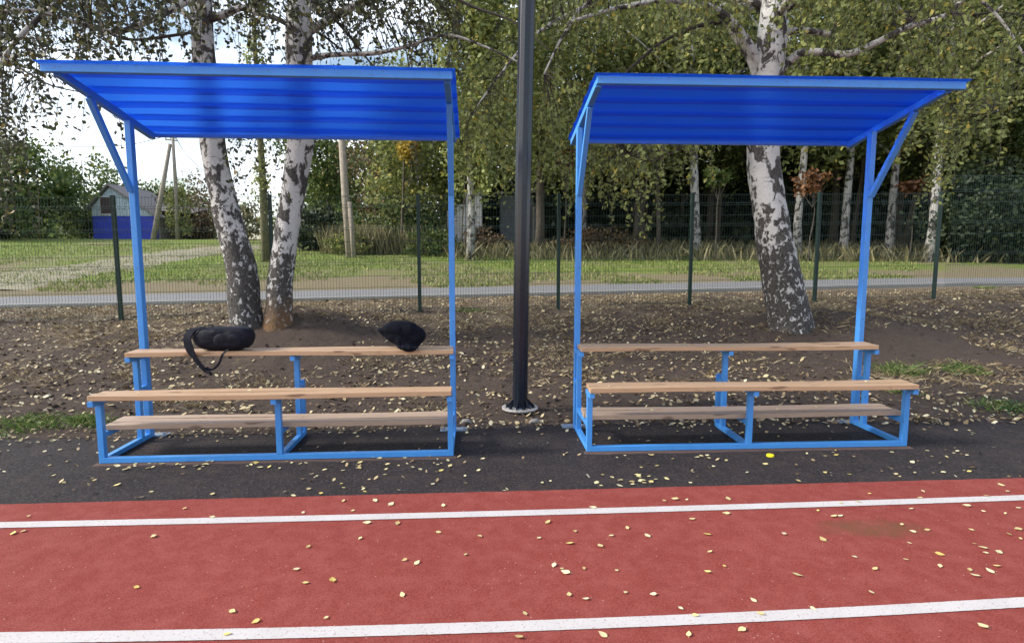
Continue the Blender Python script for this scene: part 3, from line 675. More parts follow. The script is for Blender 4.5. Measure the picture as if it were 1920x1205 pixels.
def near_tree(label, base_px, Ptrunk, rads, bark, limbs_px, seed, regions, Yr, leaf, lsize, lrange, extra_trunk=None, step=.035, hole=0, burls=()):
    b0 = on_ground(*base_px); Y = b0.y; rads = [q*Y/1100 for q in rads]; root = empty('birch_tree', b0); tag(root, label, 'birch tree')
    path = [b0]+px_path(Ptrunk, Y); path, rads = root_flare(path, rads)
    mb = MB(); sp_ = big_trunk(mb, path, rads, seed); T = mb.build('trunk', bark, root, smooth=True); T.matrix_parent_inverse = Matrix.Translation(-b0)
    # scarred knots and burls
    if burls:
        for (bx, by, br) in burls:
            mb2 = MB(); p = at(bx, by, Y-.03); mb2.tube([p+Vector((-.0, 0, -.5*br)), p+Vector((0, -br*.6, 0)), p+Vector((0, 0, .5*br))], [br*.3, br*.6, br*.25], 8, wob=.2, seed=bx)
            o = mb2.build('burl', bark, root, smooth=True); o.matrix_parent_inverse = Matrix.Translation(-b0)
    limbs = []
    for k, (LPX, r0, r1, dy) in enumerate(limbs_px):
        pp = [at(a, b_, Y+dy*i/(len(LPX)-1)) for i, (a, b_) in enumerate(LPX)]; s2 = spline(pp, 7); mb = MB()
        mb.tube(s2, list(np.linspace(r0, r1, len(s2))), 9, wob=.12, seed=k+seed); o = mb.build('limb', M['limb'] if r0 > .03 else M['twig'], root, smooth=True); o.matrix_parent_inverse = Matrix.Translation(-b0); limbs.append(s2)
    rng = np.random.default_rng(seed)
    # high crown limbs, mostly above the frame, carrying the hanging twigs
    top = sp_[-1]
    for k in range(9):
        a = k*2.4+seed; L_ = rng.uniform(2.2, 4.2); s0 = sp_[int(len(sp_)*rng.uniform(.72, .98))]
        e = s0+Vector((math.cos(a)*L_, math.sin(a)*L_*.8, rng.uniform(.3, 1.6))); lp_ = limb_path(s0, e, .3, 8, seed+k); mb = MB()
        mb.tube(lp_, list(np.linspace(.06, .012, len(lp_))), 7, wob=.1, seed=k); o = mb.build('limb', M['limb'], root, smooth=True); o.matrix_parent_inverse = Matrix.Translation(-b0); limbs.append(lp_)
    mbt = MB(); anc = anchors_px(regions, rng, Y+Yr[0], Y+Yr[1], hole)
    # overhead crown (out of the frame, shades the ground)
    for k in range(110):
        l_ = limbs[-1-(k % 9)]; p = l_[rng.integers(2, len(l_))]; anc.append(p+Vector((rng.normal()*.5, rng.normal()*.5, rng.uniform(-.1, .5))))
    C = strands(mbt, limbs, anc, rng, *lrange, leaf_step=step)
    o = mbt.build('twigs', M['twig'], root); o.matrix_parent_inverse = Matrix.Translation(-b0)
    V, F = leaf_quads(C, lsize, rng); o = np_mesh('crown', V, F, leaf, root); o.matrix_parent_inverse = Matrix.Translation(-b0)
    return root, b0
near_tree('birch trunk leaning left, the left one of the touching pair behind the first shelter', (464, 612),
          [(452, 500), (425, 400), (407, 320), (396, 250), (386, 150), (380, 60), (374, -60), (366, -260), (360, -420)], [28, 27.5, 25, 22.5, 20.5, 20, 18.5, 17, 13, 8], M['birch_a'],
          [([(388, 62), (352, 30), (325, 5), (300, -40), (270, -120)], .045, .02, .3), ([(386, 38), (420, 28), (455, 15), (480, 24), (520, 36), (560, 55)], .05, .03, -.15),
           ([(372, -10), (300, 30), (220, 60), (150, 45), (60, 20), (-40, 25)], .045, .012, -1.0), ([(368, 60), (250, 75), (190, 55), (130, 25), (60, 0)], .02, .01, -.8),
           ([(360, -150), (200, -60), (90, 20), (20, 90), (-30, 180), (-60, 260)], .05, .01, -1.6), ([(-10, 100), (40, 130), (95, 160), (160, 175), (215, 190)], .014, .006, -.3)],
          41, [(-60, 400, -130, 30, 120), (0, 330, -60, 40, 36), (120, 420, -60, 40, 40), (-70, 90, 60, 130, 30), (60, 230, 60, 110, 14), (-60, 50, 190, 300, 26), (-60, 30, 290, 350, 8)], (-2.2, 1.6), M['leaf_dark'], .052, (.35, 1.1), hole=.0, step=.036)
near_tree('white birch trunk with orange lichen at its foot, right one of the touching pair', (521, 607),
          [(528, 500), (543, 400), (556, 320), (566, 250), (562, 150), (560, 60), (561, -60), (556, -260), (552, -420)], [24, 23, 21.5, 22, 24, 23, 22.5, 20, 15, 9], M['birch_b'],
          [([(566, 116), (610, 104), (700, 100), (760, 88), (835, 66), (900, 84), (975, 118)], .04, .008, -.6), ([(575, 0), (605, 15), (640, 50), (680, 100), (720, 150)], .03, .01, .4),
           ([(572, 50), (610, 70), (660, 110)], .02, .01, .5), ([(757, 88), (785, 102), (797, 122)], .016, .007, .1), ([(700, -160), (800, -40), (880, 10), (960, 40), (1030, 95)], .03, .006, -.6)],
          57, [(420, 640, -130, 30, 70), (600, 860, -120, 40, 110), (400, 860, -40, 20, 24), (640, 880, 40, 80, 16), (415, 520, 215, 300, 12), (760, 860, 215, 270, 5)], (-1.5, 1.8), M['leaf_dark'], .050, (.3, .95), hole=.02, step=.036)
near_tree('thick white birch with fissured bark leaning over the second shelter', (1482, 610),
          [(1466, 520), (1450, 430), (1436, 350), (1431, 270), (1438, 180), (1444, 90), (1450, 20), (1452, -120), (1448, -320), (1440, -460)], [34, 36, 31, 29, 28, 27.5, 26.5, 23, 19, 14, 8], M['birch_r'],
          [([(1432, 150), (1408, 95), (1378, 50), (1350, 24), (1310, 8), (1240, 2), (1140, 20), (1060, 45)], .088, .018, -.5),
           ([(1352, 42), (1300, 52), (1240, 80), (1200, 112), (1170, 140)], .03, .012, -.3), ([(1362, 40), (1385, 78), (1405, 110), (1418, 150)], .05, .045, -.05),
           ([(1460, 75), (1480, 60), (1510, 58), (1556, 64)], .055, .042, -.1), ([(1465, 130), (1500, 100), (1540, 98), (1590, 102), (1640, 82), (1700, 52), (1770, 30), (1810, -5), (1860, -50)], .062, .022, -.7),
           ([(1700, 52), (1720, 25), (1745, -10)], .02, .012, .1), ([(1770, 24), (1830, 28), (1870, 22), (1920, 30)], .016, .008, -.2), ([(1432, 268), (1408, 256), (1380, 270), (1340, 262)], .05, .02, -.2),
           ([(1425, 380), (1400, 270), (1330, 255), (1230, 300), (1180, 290)], .012, .006, -.3), ([(1444, 280), (1480, 262), (1500, 250)], .045, .02, .1),
           ([(1480, -80), (1600, -90), (1740, -60), (1860, 20), (1930, 120)], .05, .01, -.5), ([(1400, -90), (1260, -60), (1120, -10), (1060, 60), (1020, 140)], .05, .01, -.5), ([(1240, -70), (1120, 0), (1010, 60), (930, 150), (885, 215)], .035, .006, -.8), ([(1780, 180), (1790, 205), (1830, 215), (1870, 210)], .01, .006, -.1)],
          73, [(1020, 1400, -160, 40, 200), (1440, 1920, -160, 10, 170), (1560, 1900, 20, 90, 60), (1680, 1860, 110, 230, 46), (1100, 1240, 230, 290, 40), (1015, 1110, 130, 290, 48), (850, 968, 120, 270, 46), (1090, 1240, 270, 350, 30), (1240, 1340, 230, 270, 22), (1740, 1800, 250, 320, 14), (1860, 1960, 60, 200, 26), (1460, 1560, -60, 20, 20)],
          (-1.2, 1.6), M['leaf_birch'], .056, (.3, .85), hole=.02, step=.036, burls=((1440, 330, .10), (1446, 165, .06)))

# ------------------------------------------------------------------ background trees and bushes
def simple_tree(name, label, base, h, r, lean, bark, crown_specs, leaf, lsize, n, seed, group=None, clumps=26, cat='tree', limbs=5, spread=.26, hollow=.35, wob=.08, zf=.8):
    root = empty(name, base); tag(root, label, cat, group); rng = np.random.default_rng(seed)
    mb = MB(); P = [Vector((0, 0, -.3))]; K = 9
    for i in range(1, K+1):
        f = i/K; P.append(Vector((lean[0]*f + .12*mnoise.noise((seed, f*4, 0)), lean[1]*f+.12*mnoise.noise((seed, f*4, 8)), h*f)))
    mb.tube(P, [r*(1.25 if i == 0 else 1-.75*i/K) for i in range(K+1)], 9, wob=wob, seed=seed); 
    for k in range(limbs):
        s0 = P[rng.integers(3, K)]; a = rng.uniform(0, 6.28); L_ = rng.uniform(.15, .32)*h
        lp_ = limb_path(s0, s0+Vector((math.cos(a)*L_, math.sin(a)*L_, rng.uniform(.2, 1)*L_)), 0, 5, seed+k); mb.tube(lp_, list(np.linspace(r*.38, r*.1, len(lp_))), 5)
    mb.build('trunk', bark, root, smooth=True)
    if crown_specs:
        C = []
        for (c, rad, frac) in crown_specs: C.append(cloud(c, rad, int(n*frac), rng, clumps, spread, hollow, zf))
        V, F = leaf_quads(np.concatenate(C), lsize, rng); np_mesh('crown', V, F, leaf, root)
    return root
def bush(label, px, py, Y, w, h, d, leaf, n, lsize, seed, name='bush', cat='bush', stems=6, group=None, zflat=.8, clumps=40, spread=.2, hollow=.55):
    p = at(px, py, Y); gz = base_z(p.x, p.y); root = empty(name, (p.x, p.y, gz)); tag(root, label, cat, group); rng = np.random.default_rng(seed)
    c = cloud((0, 0, h*.5), (w/2, d/2, h*.52), n, rng, clumps, spread, hollow, zflat); c = c[c[:, 2] > -.1]
    V, F = leaf_quads(c, lsize, rng); np_mesh('foliage', V, F, leaf, root)
    mb = MB()
    for k in range(stems):
        a = rng.uniform(0, 6.28); e = Vector((math.cos(a)*w*.3*rng.random(), math.sin(a)*d*.3*rng.random(), h*rng.uniform(.7, 1.05)))
        lp_ = limb_path((rng.normal()*w*.06, rng.normal()*d*.06, -.1), e, 0, 5, seed+k); mb.tube(lp_, list(np.linspace(.035, .01, len(lp_))), 5)
    mb.build('stems', M['twig'], root); return root

def wpos(px, Y, dz=0):
    p = at(px, 470, Y); return Vector((p.x, p.y, base_z(p.x, p.y)+dz))
# woodland: front row of trees with individual trunks
WT = [ # px, Y, height, radius, lean(x), bark, leaf, label
 (1190, 26, 11, .14, .5, 'dark_bark', 'leaf_wood', 'dark slender tree at the wood edge right of the lamp pole'),
 (1235, 25, 10, .10, -.3, 'dark_bark', 'leaf_wood', 'thin dark crooked tree left of the pale mottled trunk in the wood'),
 (1306, 24, 12, .20, -.6, 'birch_far', 'leaf_wood', 'mottled grey birch in the wood seen below the left part of the second roof'),
 (1345, 29, 11, .12, .3, 'dark_bark', 'leaf_bush', 'thin dark tree in the deep shade left of the thick leaning birch'),
 (1497, 23, 12, .16, .1, 'birch_far', 'leaf_wood', 'white slim birch in the wood just right of the thick leaning birch'),
 (1582, 24, 12, .17, .3, 'birch_far', 'leaf_bush', 'greyish birch in the wood, second to the right of the thick leaning birch'),
 (1598, 28, 11, .12, .9, 'dark_bark', 'leaf_bush', 'dark thin tree leaning right behind the greyish birch'),
 (1668, 24, 12, .17, .2, 'birch_far', 'leaf_wood', 'birch in the wood right behind the right post of the second shelter'),
 (1690, 26, 11, .14, 2.2, 'dark_bark', 'leaf_bush', 'brown trunk slanting right behind the brace of the second shelter'),
 (1742, 22, 12, .19, .6, 'birch_far', 'leaf_wood', 'bright spotted birch in the wood near the last low fence post'),
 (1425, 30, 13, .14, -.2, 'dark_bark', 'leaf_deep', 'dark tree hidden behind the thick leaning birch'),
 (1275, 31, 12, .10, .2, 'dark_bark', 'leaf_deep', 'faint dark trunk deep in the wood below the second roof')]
for k, (px, Y, h, r, ln, bk, lf, lab) in enumerate(WT):
    rg = random.Random(k); cw = rg.uniform(2.2, 3.0)
    simple_tree('forest_tree', lab, wpos(px, Y), h, r, (ln, .3), M[bk], [((ln*.6, 0, h*.50), (cw*.8, 1.8, h*.17), .35), ((ln*.8, 0, h*.75), (cw, 2.2, h*.28), .65)], M[lf], .16, 5200, 100+k, clumps=60, spread=.13, zf=2.0)
# taller canopy trees whose leaves fill the sky above both roofs
CT = [(880, 22, 12, 'birch_far', 'leaf_birch', 'slim white birch rising left of the black lamp pole', .16),
      (1010, 25, 12, 'dark_bark', 'leaf_birch', 'leafy tree directly behind the black lamp pole', .2), (1090, 28, 13, 'birch_far', 'leaf_wood', 'leafy birch behind the left corner of the second roof', .2),
      (1200, 28, 13, 'dark_bark', 'leaf_wood', 'tall green tree above the left half of the second roof', .2), (1330, 30, 14, 'dark_bark', 'leaf_wood', 'tall green tree above the middle of the second roof', .2),
      (1560, 29, 14, 'dark_bark', 'leaf_wood', 'tall green tree above the second roof, right of the thick birch', .2), (1680, 28, 13, 'dark_bark', 'leaf_bush', 'tall dark green tree above the right end of the second roof', .2),
      (1800, 25, 12, 'dark_bark', 'leaf_wood', 'broad leafy tree right of the second roof', .22), (1900, 24, 12, 'dark_bark', 'leaf_bush', 'dense tree at the upper right edge of the view', .22),
      (2000, 26, 12, 'dark_bark', 'leaf_bush', 'dense tree mostly beyond the right edge of the view', .22)]
for k, (px, Y, h, bk, lf, lab, r) in enumerate(CT):
    specs = [((0, 0, h*.42), (2.6, 2.0, h*.20), .35), ((0, 0, h*.72), (3.1, 2.4, h*.32), .65)]
    if px == 880: specs = [((.6, 0, h*.38), (1.7, 1.4, h*.2), .35), ((.5, 0, h*.68), (2.2, 1.8, h*.32), .65)]
    simple_tree('canopy_tree', lab, wpos(px, Y), h, r, (.2, .2), M[bk], specs, M[lf], .135, 15000, 200+k, clumps=110, limbs=9, spread=.10, zf=2.4, hollow=.2)
# mid-left trees behind the first shelter
simple_tree('ash_tree', 'green tree with yellow patches behind the right half of the first shelter', wpos(770, 27), 8.5, .16, (.2, 0), M['dark_bark'], [((0, 0, 5.2), (2.3, 2, 3.2), .8), ((.3, -1.2, 2.4), (1.8, 1, 1.6), .2)], M['leaf_wood'], .15, 8000, 301, clumps=40)
simple_tree('aspen_tree', 'pale green tree right of the white birch trunk, behind the first shelter', wpos(620, 33), 7.2, .15, (0, 0), M['dark_bark'], [((0, 0, 4.2), (2.3, 2, 2.6), 1)], M['leaf_bush'], .15, 6500, 302)
simple_tree('bare_tree', 'brownish half bare tree in the middle behind the first shelter', wpos(705, 29), 7.0, .12, (.3, 0), M['dark_bark'], [((0, 0, 3.8), (1.8, 1.5, 2.6), 1)], M['leaf_brown'], .11, 4000, 303, limbs=16)
simple_tree('yellow_tree', 'small tree with a bright yellow leaf cluster near the right post of the first shelter', wpos(752, 25), 5.4, .07, (.3, 0), M['dark_bark'], [((.35, 0, 4.4), (.55, .5, .75), 1)], M['leaf_yellow'], .13, 700, 304, limbs=6, clumps=10)
simple_tree('mossy_tree', 'straight mossy slender trunk standing between the touching birches', wpos(501, 21), 11, .15, (-.15, 0), M['mossy_bark'], [((0, 0, 9.2), (.5, .5, 1.4), .4), ((0, -.1, 3), (.35, .3, 1.4), .3), ((-.1, 0, 6.9), (.35, .3, 1.1), .3)], M['leaf_birch'], .10, 1100, 305, limbs=4)
simple_tree('shrub_tree', 'dark leafy tree at the centre beside the white ruined wall', wpos(845, 27), 6.2, .12, (0, 0), M['dark_bark'], [((0, 0, 3.6), (1.3, 1.3, 2.2), 1)], M['leaf_birch'], .13, 3200, 306)
# small coloured shrubs within the wood
for k, (px, py, Y, w, h, lf, lab) in enumerate([(1523, 345, 21.5, 1.25, 1.1, 'leaf_rust', 'rust brown oak sapling foliage right of the thick leaning birch'), (1715, 350, 23, 1.3, 1.0, 'leaf_rust', 'reddish brown foliage below the brace of the second shelter'),
        (1345, 330, 22, 1.0, .9, 'leaf_bush', 'small olive sapling in the dark left of the thick leaning birch'), (1060, 300, 24, .9, 1.0, 'leaf_rust', 'orange brown leaves just left of the second shelter'), (866, 262, 24, .8, .9, 'leaf_yellow', 'yellow leafed sapling right of the first shelter post')]):
    p = at(px, py, Y); gz = base_z(p.x, p.y); zc = p.z-gz; rng = np.random.default_rng(400+k)
    root = empty('sapling', (p.x, p.y, gz)); tag(root, lab, 'sapling'); mb = MB(); mb.tube(limb_path((0, 0, -.1), (.1, 0, zc), 0, 6, k), list(np.linspace(.035, .012, 7)), 5)
    for q in range(5): a = rng.uniform(0, 6.28); mb.tube(limb_path((.05, 0, zc*.7), (math.cos(a)*w*.4, math.sin(a)*.3, zc+rng.uniform(-.3, .4)), 0, 4, q+k), .01, 4)
    mb.build('trunk', M['dark_bark'], root); C = cloud((0, 0, zc), (w/2, .5, h/2), 420, rng, 16, .22, .3); V, F = leaf_quads(C, .13, rng); np_mesh('crown', V, F, M[lf], root)
# hedge-like bushes
B = [(12, 440, 36, 7.4, 6.4, 5, 'leaf_bush', 12000, .20, 'large green bush left of the blue shed'), (-60, 440, 33, 7, 5.6, 5, 'leaf_bush', 6000, .20, 'green bush cut by the left edge of the view'),
     (175, 440, 41, 5.5, 6.0, 4, 'leaf_bush', 5500, .20, 'green bush rising just behind the blue shed'), (385, 440, 40, 4.6, 4.0, 3, 'leaf_brown', 4200, .14, 'brown twiggy bush left of the touching birch pair'),
     (285, 440, 44, 6, 4.0, 3, 'leaf_bush', 3600, .18, 'low green bush behind the leaning utility pole'), (338, 440, 36.5, 1.5, 3.6, 1.2, 'leaf_birch', 1200, .13, 'climber covered post of pale green leaves beside the leaning utility pole'),
     (455, 440, 36, 3.0, 2.2, 2, 'reed', 1500, .15, 'yellowish bush between the touching birch trunks'), (590, 460, 26, 2.6, 1.9, 1.5, 'leaf_deep', 2600, .13, 'dark green shrub right of the white birch trunk'),
     (775, 460, 26, 3.6, 2.2, 1.6, 'leaf_bush', 3600, .12, 'green shrub by the second fence post'), (810, 462, 23.6, 2.2, 1.1, 1.0, 'leaf_bush', 1500, .09, 'low green bush below the yellow leaf cluster behind the first shelter'), (655, 462, 23.9, 1.8, .9, .8, 'leaf_wood', 1100, .08, 'small pale green bush at the foot of the double wooden pole'),
     (700, 455, 30, 4.0, 2.2, 1.6, 'leaf_bush', 3200, .13, 'green shrub behind the tall reeds'),
     (905, 460, 25, 1.8, 1.2, 1.0, 'leaf_brown', 1500, .10, 'brown dead bush in front of the ruined wall'), (1855, 460, 22, 4.6, 3.4, 2.2, 'leaf_deep', 8500, .14, 'dark green bush behind the tall fence section'),
     (1975, 460, 22, 4.0, 3.6, 2.2, 'leaf_bush', 3500, .14, 'green bush at the right edge behind the tall fence'), (1130, 462, 24, 3.4, 1.1, 1, 'leaf_brown', 1700, .10, 'dry brown undergrowth left of the second shelter post')]
for k, (px, py, Y, w, h, d, lf, n, ls, lab) in enumerate(B): bush(lab, px, py, Y, w, h, d, M[lf], n, ls, 500+k, zflat=.7)
# tall reeds
def blades(name, mat_, pts, h, w, rng, lean=.25, kind='stuff', label=None, cat=None):
    P = np.array(pts); n = len(P); a = rng.uniform(0, 6.28, n); hh = h*rng.uniform(.5, 1.3, n); W_ = w*rng.uniform(.6, 1.3, n)
    dx, dy = np.cos(a)*W_, np.sin(a)*W_; lx, ly = rng.normal(size=n)*lean*hh, rng.normal(size=n)*lean*hh
    V = np.stack([P+np.stack([-dx, -dy, 0*dx-.01], 1), P+np.stack([dx, dy, 0*dx-.01], 1), P+np.stack([dx*.6+lx*.45, dy*.6+ly*.45, hh*.6], 1), P+np.stack([lx, ly, hh], 1)], 1).reshape(-1, 3)
    o = np_mesh(name, V, np.arange(4*n).reshape(-1, 4), mat_)
    tag(o, label, cat, None, kind); return o
rng = np.random.default_rng(77)
pts = []
for k in range(7000):
    px = rng.uniform(600, 850) if k % 4 else rng.uniform(640, 720); Y = rng.uniform(24, 26.5); p = wpos(px, Y)
    if px > 730 and rng.random() < .55: continue
    if mnoise.noise((p.x*1.1, p.y*1.1, 2)) < -.05 or rng.random() > (px-590)/70: continue
    pts.append(tuple(p))
blades('reeds', M['reed'], pts, 1.0, .010, rng, .16, label='tall yellowish reeds in front of the trees behind the first shelter', cat='reeds')
# undergrowth along the wood edge, deep wood mass
pts = [];
for k in range(5200):
    px = rng.uniform(840, 1990); Y = rng.uniform(21.5, 30); pts.append(tuple(wpos(px, Y)))
blades('undergrowth', M['reed'], pts, .55, .03, rng, .35, label='dry and green undergrowth at the foot of the wood', cat='undergrowth')
C = []
for k in range(120):
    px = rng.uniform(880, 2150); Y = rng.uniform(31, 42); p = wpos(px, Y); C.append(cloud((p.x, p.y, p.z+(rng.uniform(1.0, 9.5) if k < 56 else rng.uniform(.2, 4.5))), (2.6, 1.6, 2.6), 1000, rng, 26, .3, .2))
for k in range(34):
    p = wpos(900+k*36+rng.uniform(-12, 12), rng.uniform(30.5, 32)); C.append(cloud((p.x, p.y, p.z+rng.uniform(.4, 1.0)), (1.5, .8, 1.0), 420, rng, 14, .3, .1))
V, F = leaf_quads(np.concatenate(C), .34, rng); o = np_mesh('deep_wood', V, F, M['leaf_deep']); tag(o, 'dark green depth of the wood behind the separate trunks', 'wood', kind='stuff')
C = []
for k in range(20):
    px = rng.uniform(560, 900); Y = rng.uniform(38, 46); p = wpos(px, Y); C.append(cloud((p.x, p.y, p.z+rng.uniform(.5, 5.0 if px < 680 else 8)), (2.2, 1.6, 2.0), 700, rng, 20, .3, .2))
V, F = leaf_quads(np.concatenate(C), .26, rng); o = np_mesh('far_thicket', V, F, M['leaf_bush']); tag(o, 'green thicket far behind the reeds', 'thicket', kind='stuff')
C = []
for k in range(26):
    px = rng.uniform(-300, 470); Y = rng.uniform(55, 70); p = wpos(px, Y); C.append(cloud((p.x, p.y, p.z+rng.uniform(.2, 2.6)), (4, 2.5, 2.2), 420, rng, 20, .3, .2))
V, F = leaf_quads(np.concatenate(C), .40, rng); o = np_mesh('treeline', V, F, M['leaf_bush']); tag(o, 'distant line of bushes behind the blue shed', 'treeline', kind='stuff')

# ------------------------------------------------------------------ sheds, ruined wall, utility poles
def gp(px, py, Y): return at(px, py, Y)
Ys = 38; b0 = wpos(262, Ys); zt = lambda py, Y=Ys: at(262, py, Y).z-b0.z; xx = lambda px, Y=Ys: at(px, 470, Y).x-b0.x
shed = empty('garden_shed', b0); tag(shed, 'blue shed with a pale gable and boarded window at the far left', 'shed')
xl, xr_, xc = xx(178), xx(300), xx(214); ze = zt(388); zp = zt(350); zmid = zt(405); zer = zt(408)
mb = MB(); D = 4.0
mb.add([(xl, 0, -.3), (xr_-.2, 0, -.3), (xr_-.2, 0, zmid), (xl, 0, zmid), (xl, D, -.3), (xr_-.2, D, -.3), (xr_-.2, D, zmid), (xl, D, zmid)], [(0, 1, 2, 3), (1, 5, 6, 2), (4, 0, 3, 7), (5, 4, 7, 6)])
mb.build('lower_wall', M['shed_blue'], shed)
mb = MB(); n = 26
for k in range(n):   # vertical boards of the gable
    x0 = xl+(xr_-.25-xl)*k/n; x1 = xl+(xr_-.25-xl)*(k+1)/n-.02; zf = lambda x: (ze+(zp-ze)*(x-xl)/(xc-xl)) if x < xc else (zp+(zer-zp)*(x-xc)/(xr_-xc))
    o_ = .01*(k % 2); mb.add([(x0, -.02-o_, zmid), (x1, -.02-o_, zmid), (x1, -.02-o_, zf(x1)-.03), (x0, -.02-o_, zf(x0)-.03), (x0, .05, zmid), (x1, .05, zmid), (x1, .05, zf(x1)-.03), (x0, .05, zf(x0)-.03)], [(0, 1, 2, 3), (4, 7, 6, 5), (0, 3, 7, 4), (1, 5, 6, 2), (3, 2, 6, 7)])
mb.build('gable', M['shed_pale'], shed)
for (xa, za, xb, zb) in ((xl-.25, ze-.2, xc+.02, zp+.08), (xc-.02, zp+.08, xr_+.1, zer-.05)):
    mb = MB(); mb.add([(xa, -.25, za), (xb, -.25, zb), (xb, D+.2, zb), (xa, D+.2, za), (xa, -.25, za+.12), (xb, -.25, zb+.12), (xb, D+.2, zb+.12), (xa, D+.2, za+.12)], [(0, 3, 2, 1), (4, 5, 6, 7), (0, 1, 5, 4), (1, 2, 6, 5), (2, 3, 7, 6), (3, 0, 4, 7)]); mb.build('roof', M['slate'], shed)
mb = MB(); w0, w1, z0, z1 = xx(196), xx(222), zt(401), zt(370); mb.box(w0, w1, -.06, -.035, z0, z1); o = mb.build('window', M['boarded'], shed)
mb = MB()
for a in ((w0-.06, w0-.002, z0, z1), (w1+.002, w1+.06, z0, z1), (w0-.06, w1+.06, z1+.002, z1+.06), (w0-.06, w1+.06, z0-.06, z0-.002)): mb.box(a[0], a[1], -.08, -.035, a[2], a[3])
mb.build('window_frame', M['white_trim'], o)
mb = MB(); mb.box(xx(283), xx(298), .3, 2.5, -.3, zt(408)); mb.build('side_annex', M['old_wood'], shed)
# low lean-to roof right of it
b1 = wpos(330, 39); lt = empty('lean_to', b1); tag(lt, 'low dark lean-to with a pale roof edge right of the blue shed', 'lean-to')
xq = lambda px: at(px, 470, 39).x-b1.x; zq = lambda py: at(330, py, 39).z-b1.z
mb = MB(); mb.add([(xq(292), -.3, zq(393)), (xq(372), -.3, zq(399)), (xq(372), 2, zq(386)), (xq(292), 2, zq(380)), (xq(292), -.3, zq(395)), (xq(372), -.3, zq(401)), (xq(372), 2, zq(388)), (xq(292), 2, zq(382))], [(0, 1, 2, 3), (7, 6, 5, 4), (0, 4, 5, 1), (1, 5, 6, 2), (2, 6, 7, 3), (3, 7, 4, 0)]); mb.build('roof', M['slate'], lt)
mb = MB(); mb.box(xq(296), xq(370), 1.6, 1.8, -.3, zq(390)); mb.build('wall', M['boarded'], lt)
# utility pole with a strut
Yu = 36; ub = wpos(335, Yu); up_ = empty('utility_pole', ub); tag(up_, 'grey utility pole with a leaning strut, right of the blue shed', 'utility pole')
tp = at(324, 258, Yu)-ub; mb = MB(); mb.tube([(0, 0, -.3), tp*.5+Vector((.03, 0, 0)), tp], [.13, .11, .08], 9); mb.build('pole_shaft', M['pole_wood'], up_, smooth=True)
sb = at(284, 462, Yu-.6)-ub; st_ = at(319, 270, Yu)-ub; mb = MB(); mb.tube([sb+Vector((0, 0, -.2)), st_], [.17, .10], 9); mb.build('strut', M['pole_wood'], up_, smooth=True)
mb = MB(); mb.bar(tp+Vector((-.45, 0, -.12)), tp+Vector((.25, 0, -.18)), .07, .07); mb.build('crossarm', M['pole_wood'], up_)
for k in range(3):
    q = tp+Vector((-.42+.28*k, 0, -.08)); mb = MB(); mb.tube([q, q+Vector((0, 0, .08)), q+Vector((0, 0, .16))], [.03, .045, .03], 8); mb.build('insulator', M['white_trim'], up_, smooth=True)
for pts_, lab in (([tp+ub+Vector((-.42, 0, .08)), at(240, 272, 34), at(150, 275, 33), at(40, 272, 31), at(-120, 262, 29)], 'overhead cable running left from the utility pole'),
                  ([tp+ub+Vector((.14, 0, .08)), at(350, 290, 38), at(385, 322, 42), at(430, 345, 46), at(520, 372, 52)], 'overhead cable drooping right from the utility pole')):
    mb = MB(); mb.tube(spline(pts_, 8), .018, 5); tag(mb.build('power_cable', M['cable']), lab, 'cable')
# free-standing wooden pole behind the first shelter
pb = wpos(657, 22.8); wp = empty('wooden_pole', pb); tag(wp, 'pale grey double wooden pole standing in front of the reeds', 'wooden pole')
tp = at(638, 215, 22.8)-pb; mb = MB(); mb.tube([(0, 0, -.3), tp*.4+Vector((-.03, 0, 0)), tp], [.17, .145, .12], 10, wob=.06); mb.build('pole_shaft', M['pole_wood'], wp, smooth=True)
mb = MB(); mb.tube([Vector((.17, -.12, -.3)), Vector((.07, -.16, 2.1))], [.10, .085], 8, wob=.05); mb.build('splice_post', M['pole_wood'], wp, smooth=True)
# grey shed and ruined whitewashed wall in the centre
Yg = 27; b2 = wpos(985, Yg); gs = empty('grey_shed', b2); tag(gs, 'dark grey metal shed partly hidden by the black lamp pole', 'shed')
xg = lambda px: at(px, 470, Yg).x-b2.x; zg = lambda py: at(985, py, Yg).z-b2.z
mb = MB(); mb.box(xg(938), xg(1000), 0, 2.4, -.3, zg(366)); mb.build('wall', M['grey_metal'], gs)
mb = MB(); mb.add([(xg(928), -.2, zg(364)), (xg(1006), -.2, zg(362)), (xg(1006), 2.6, zg(352)), (xg(928), 2.6, zg(352)), (xg(928), -.2, zg(361)), (xg(1006), -.2, zg(359)), (xg(1006), 2.6, zg(349)), (xg(928), 2.6, zg(349))], [(0, 3, 2, 1), (4, 5, 6, 7), (0, 1, 5, 4), (1, 2, 6, 5), (2, 3, 7, 6), (3, 0, 4, 7)]); mb.build('roof', M['slate'], gs)
mb = MB()
for a in ((998, 1000.5, 390, 456), (1017, 1019.5, 386, 456)): mb.box(xg(a[0]), xg(a[1]), -.35, -.29, -.1, zg(a[2]))
mb.box(xg(998), xg(1019.5), -.34, -.30, zg(391), zg(389)); mb.build('door_frame', M['old_wood'], gs)
mb = MB(); mb.box(xg(1001), xg(1016.5), -.33, -.31, .0, zg(392)); mb.build('door', M['grey_metal'], gs)
b3 = wpos(870, 26); rw = empty('ruined_wall', b3); tag(rw, 'crumbling whitewashed wall left of the grey shed', 'wall')
x3 = lambda px: at(px, 470, 26).x-b3.x; z3 = lambda py: at(870, py, 26).z-b3.z
mb = MB(); mb.box(x3(850), x3(874), 0, .35, -.3, z3(383)); mb.box(x3(874)+.003, x3(904), -.02, .5, -.3, z3(364)); mb.box(x3(838), x3(849), .1, .3, -.3, z3(394)); o = mb.build('masonry', M['whitewash'], rw, bevel=.05)
mb = MB(); mb.box(x3(872), x3(906), -.08, .56, z3(364)+.003, z3(361)); mb.build('coping', M['whitewash'], rw)
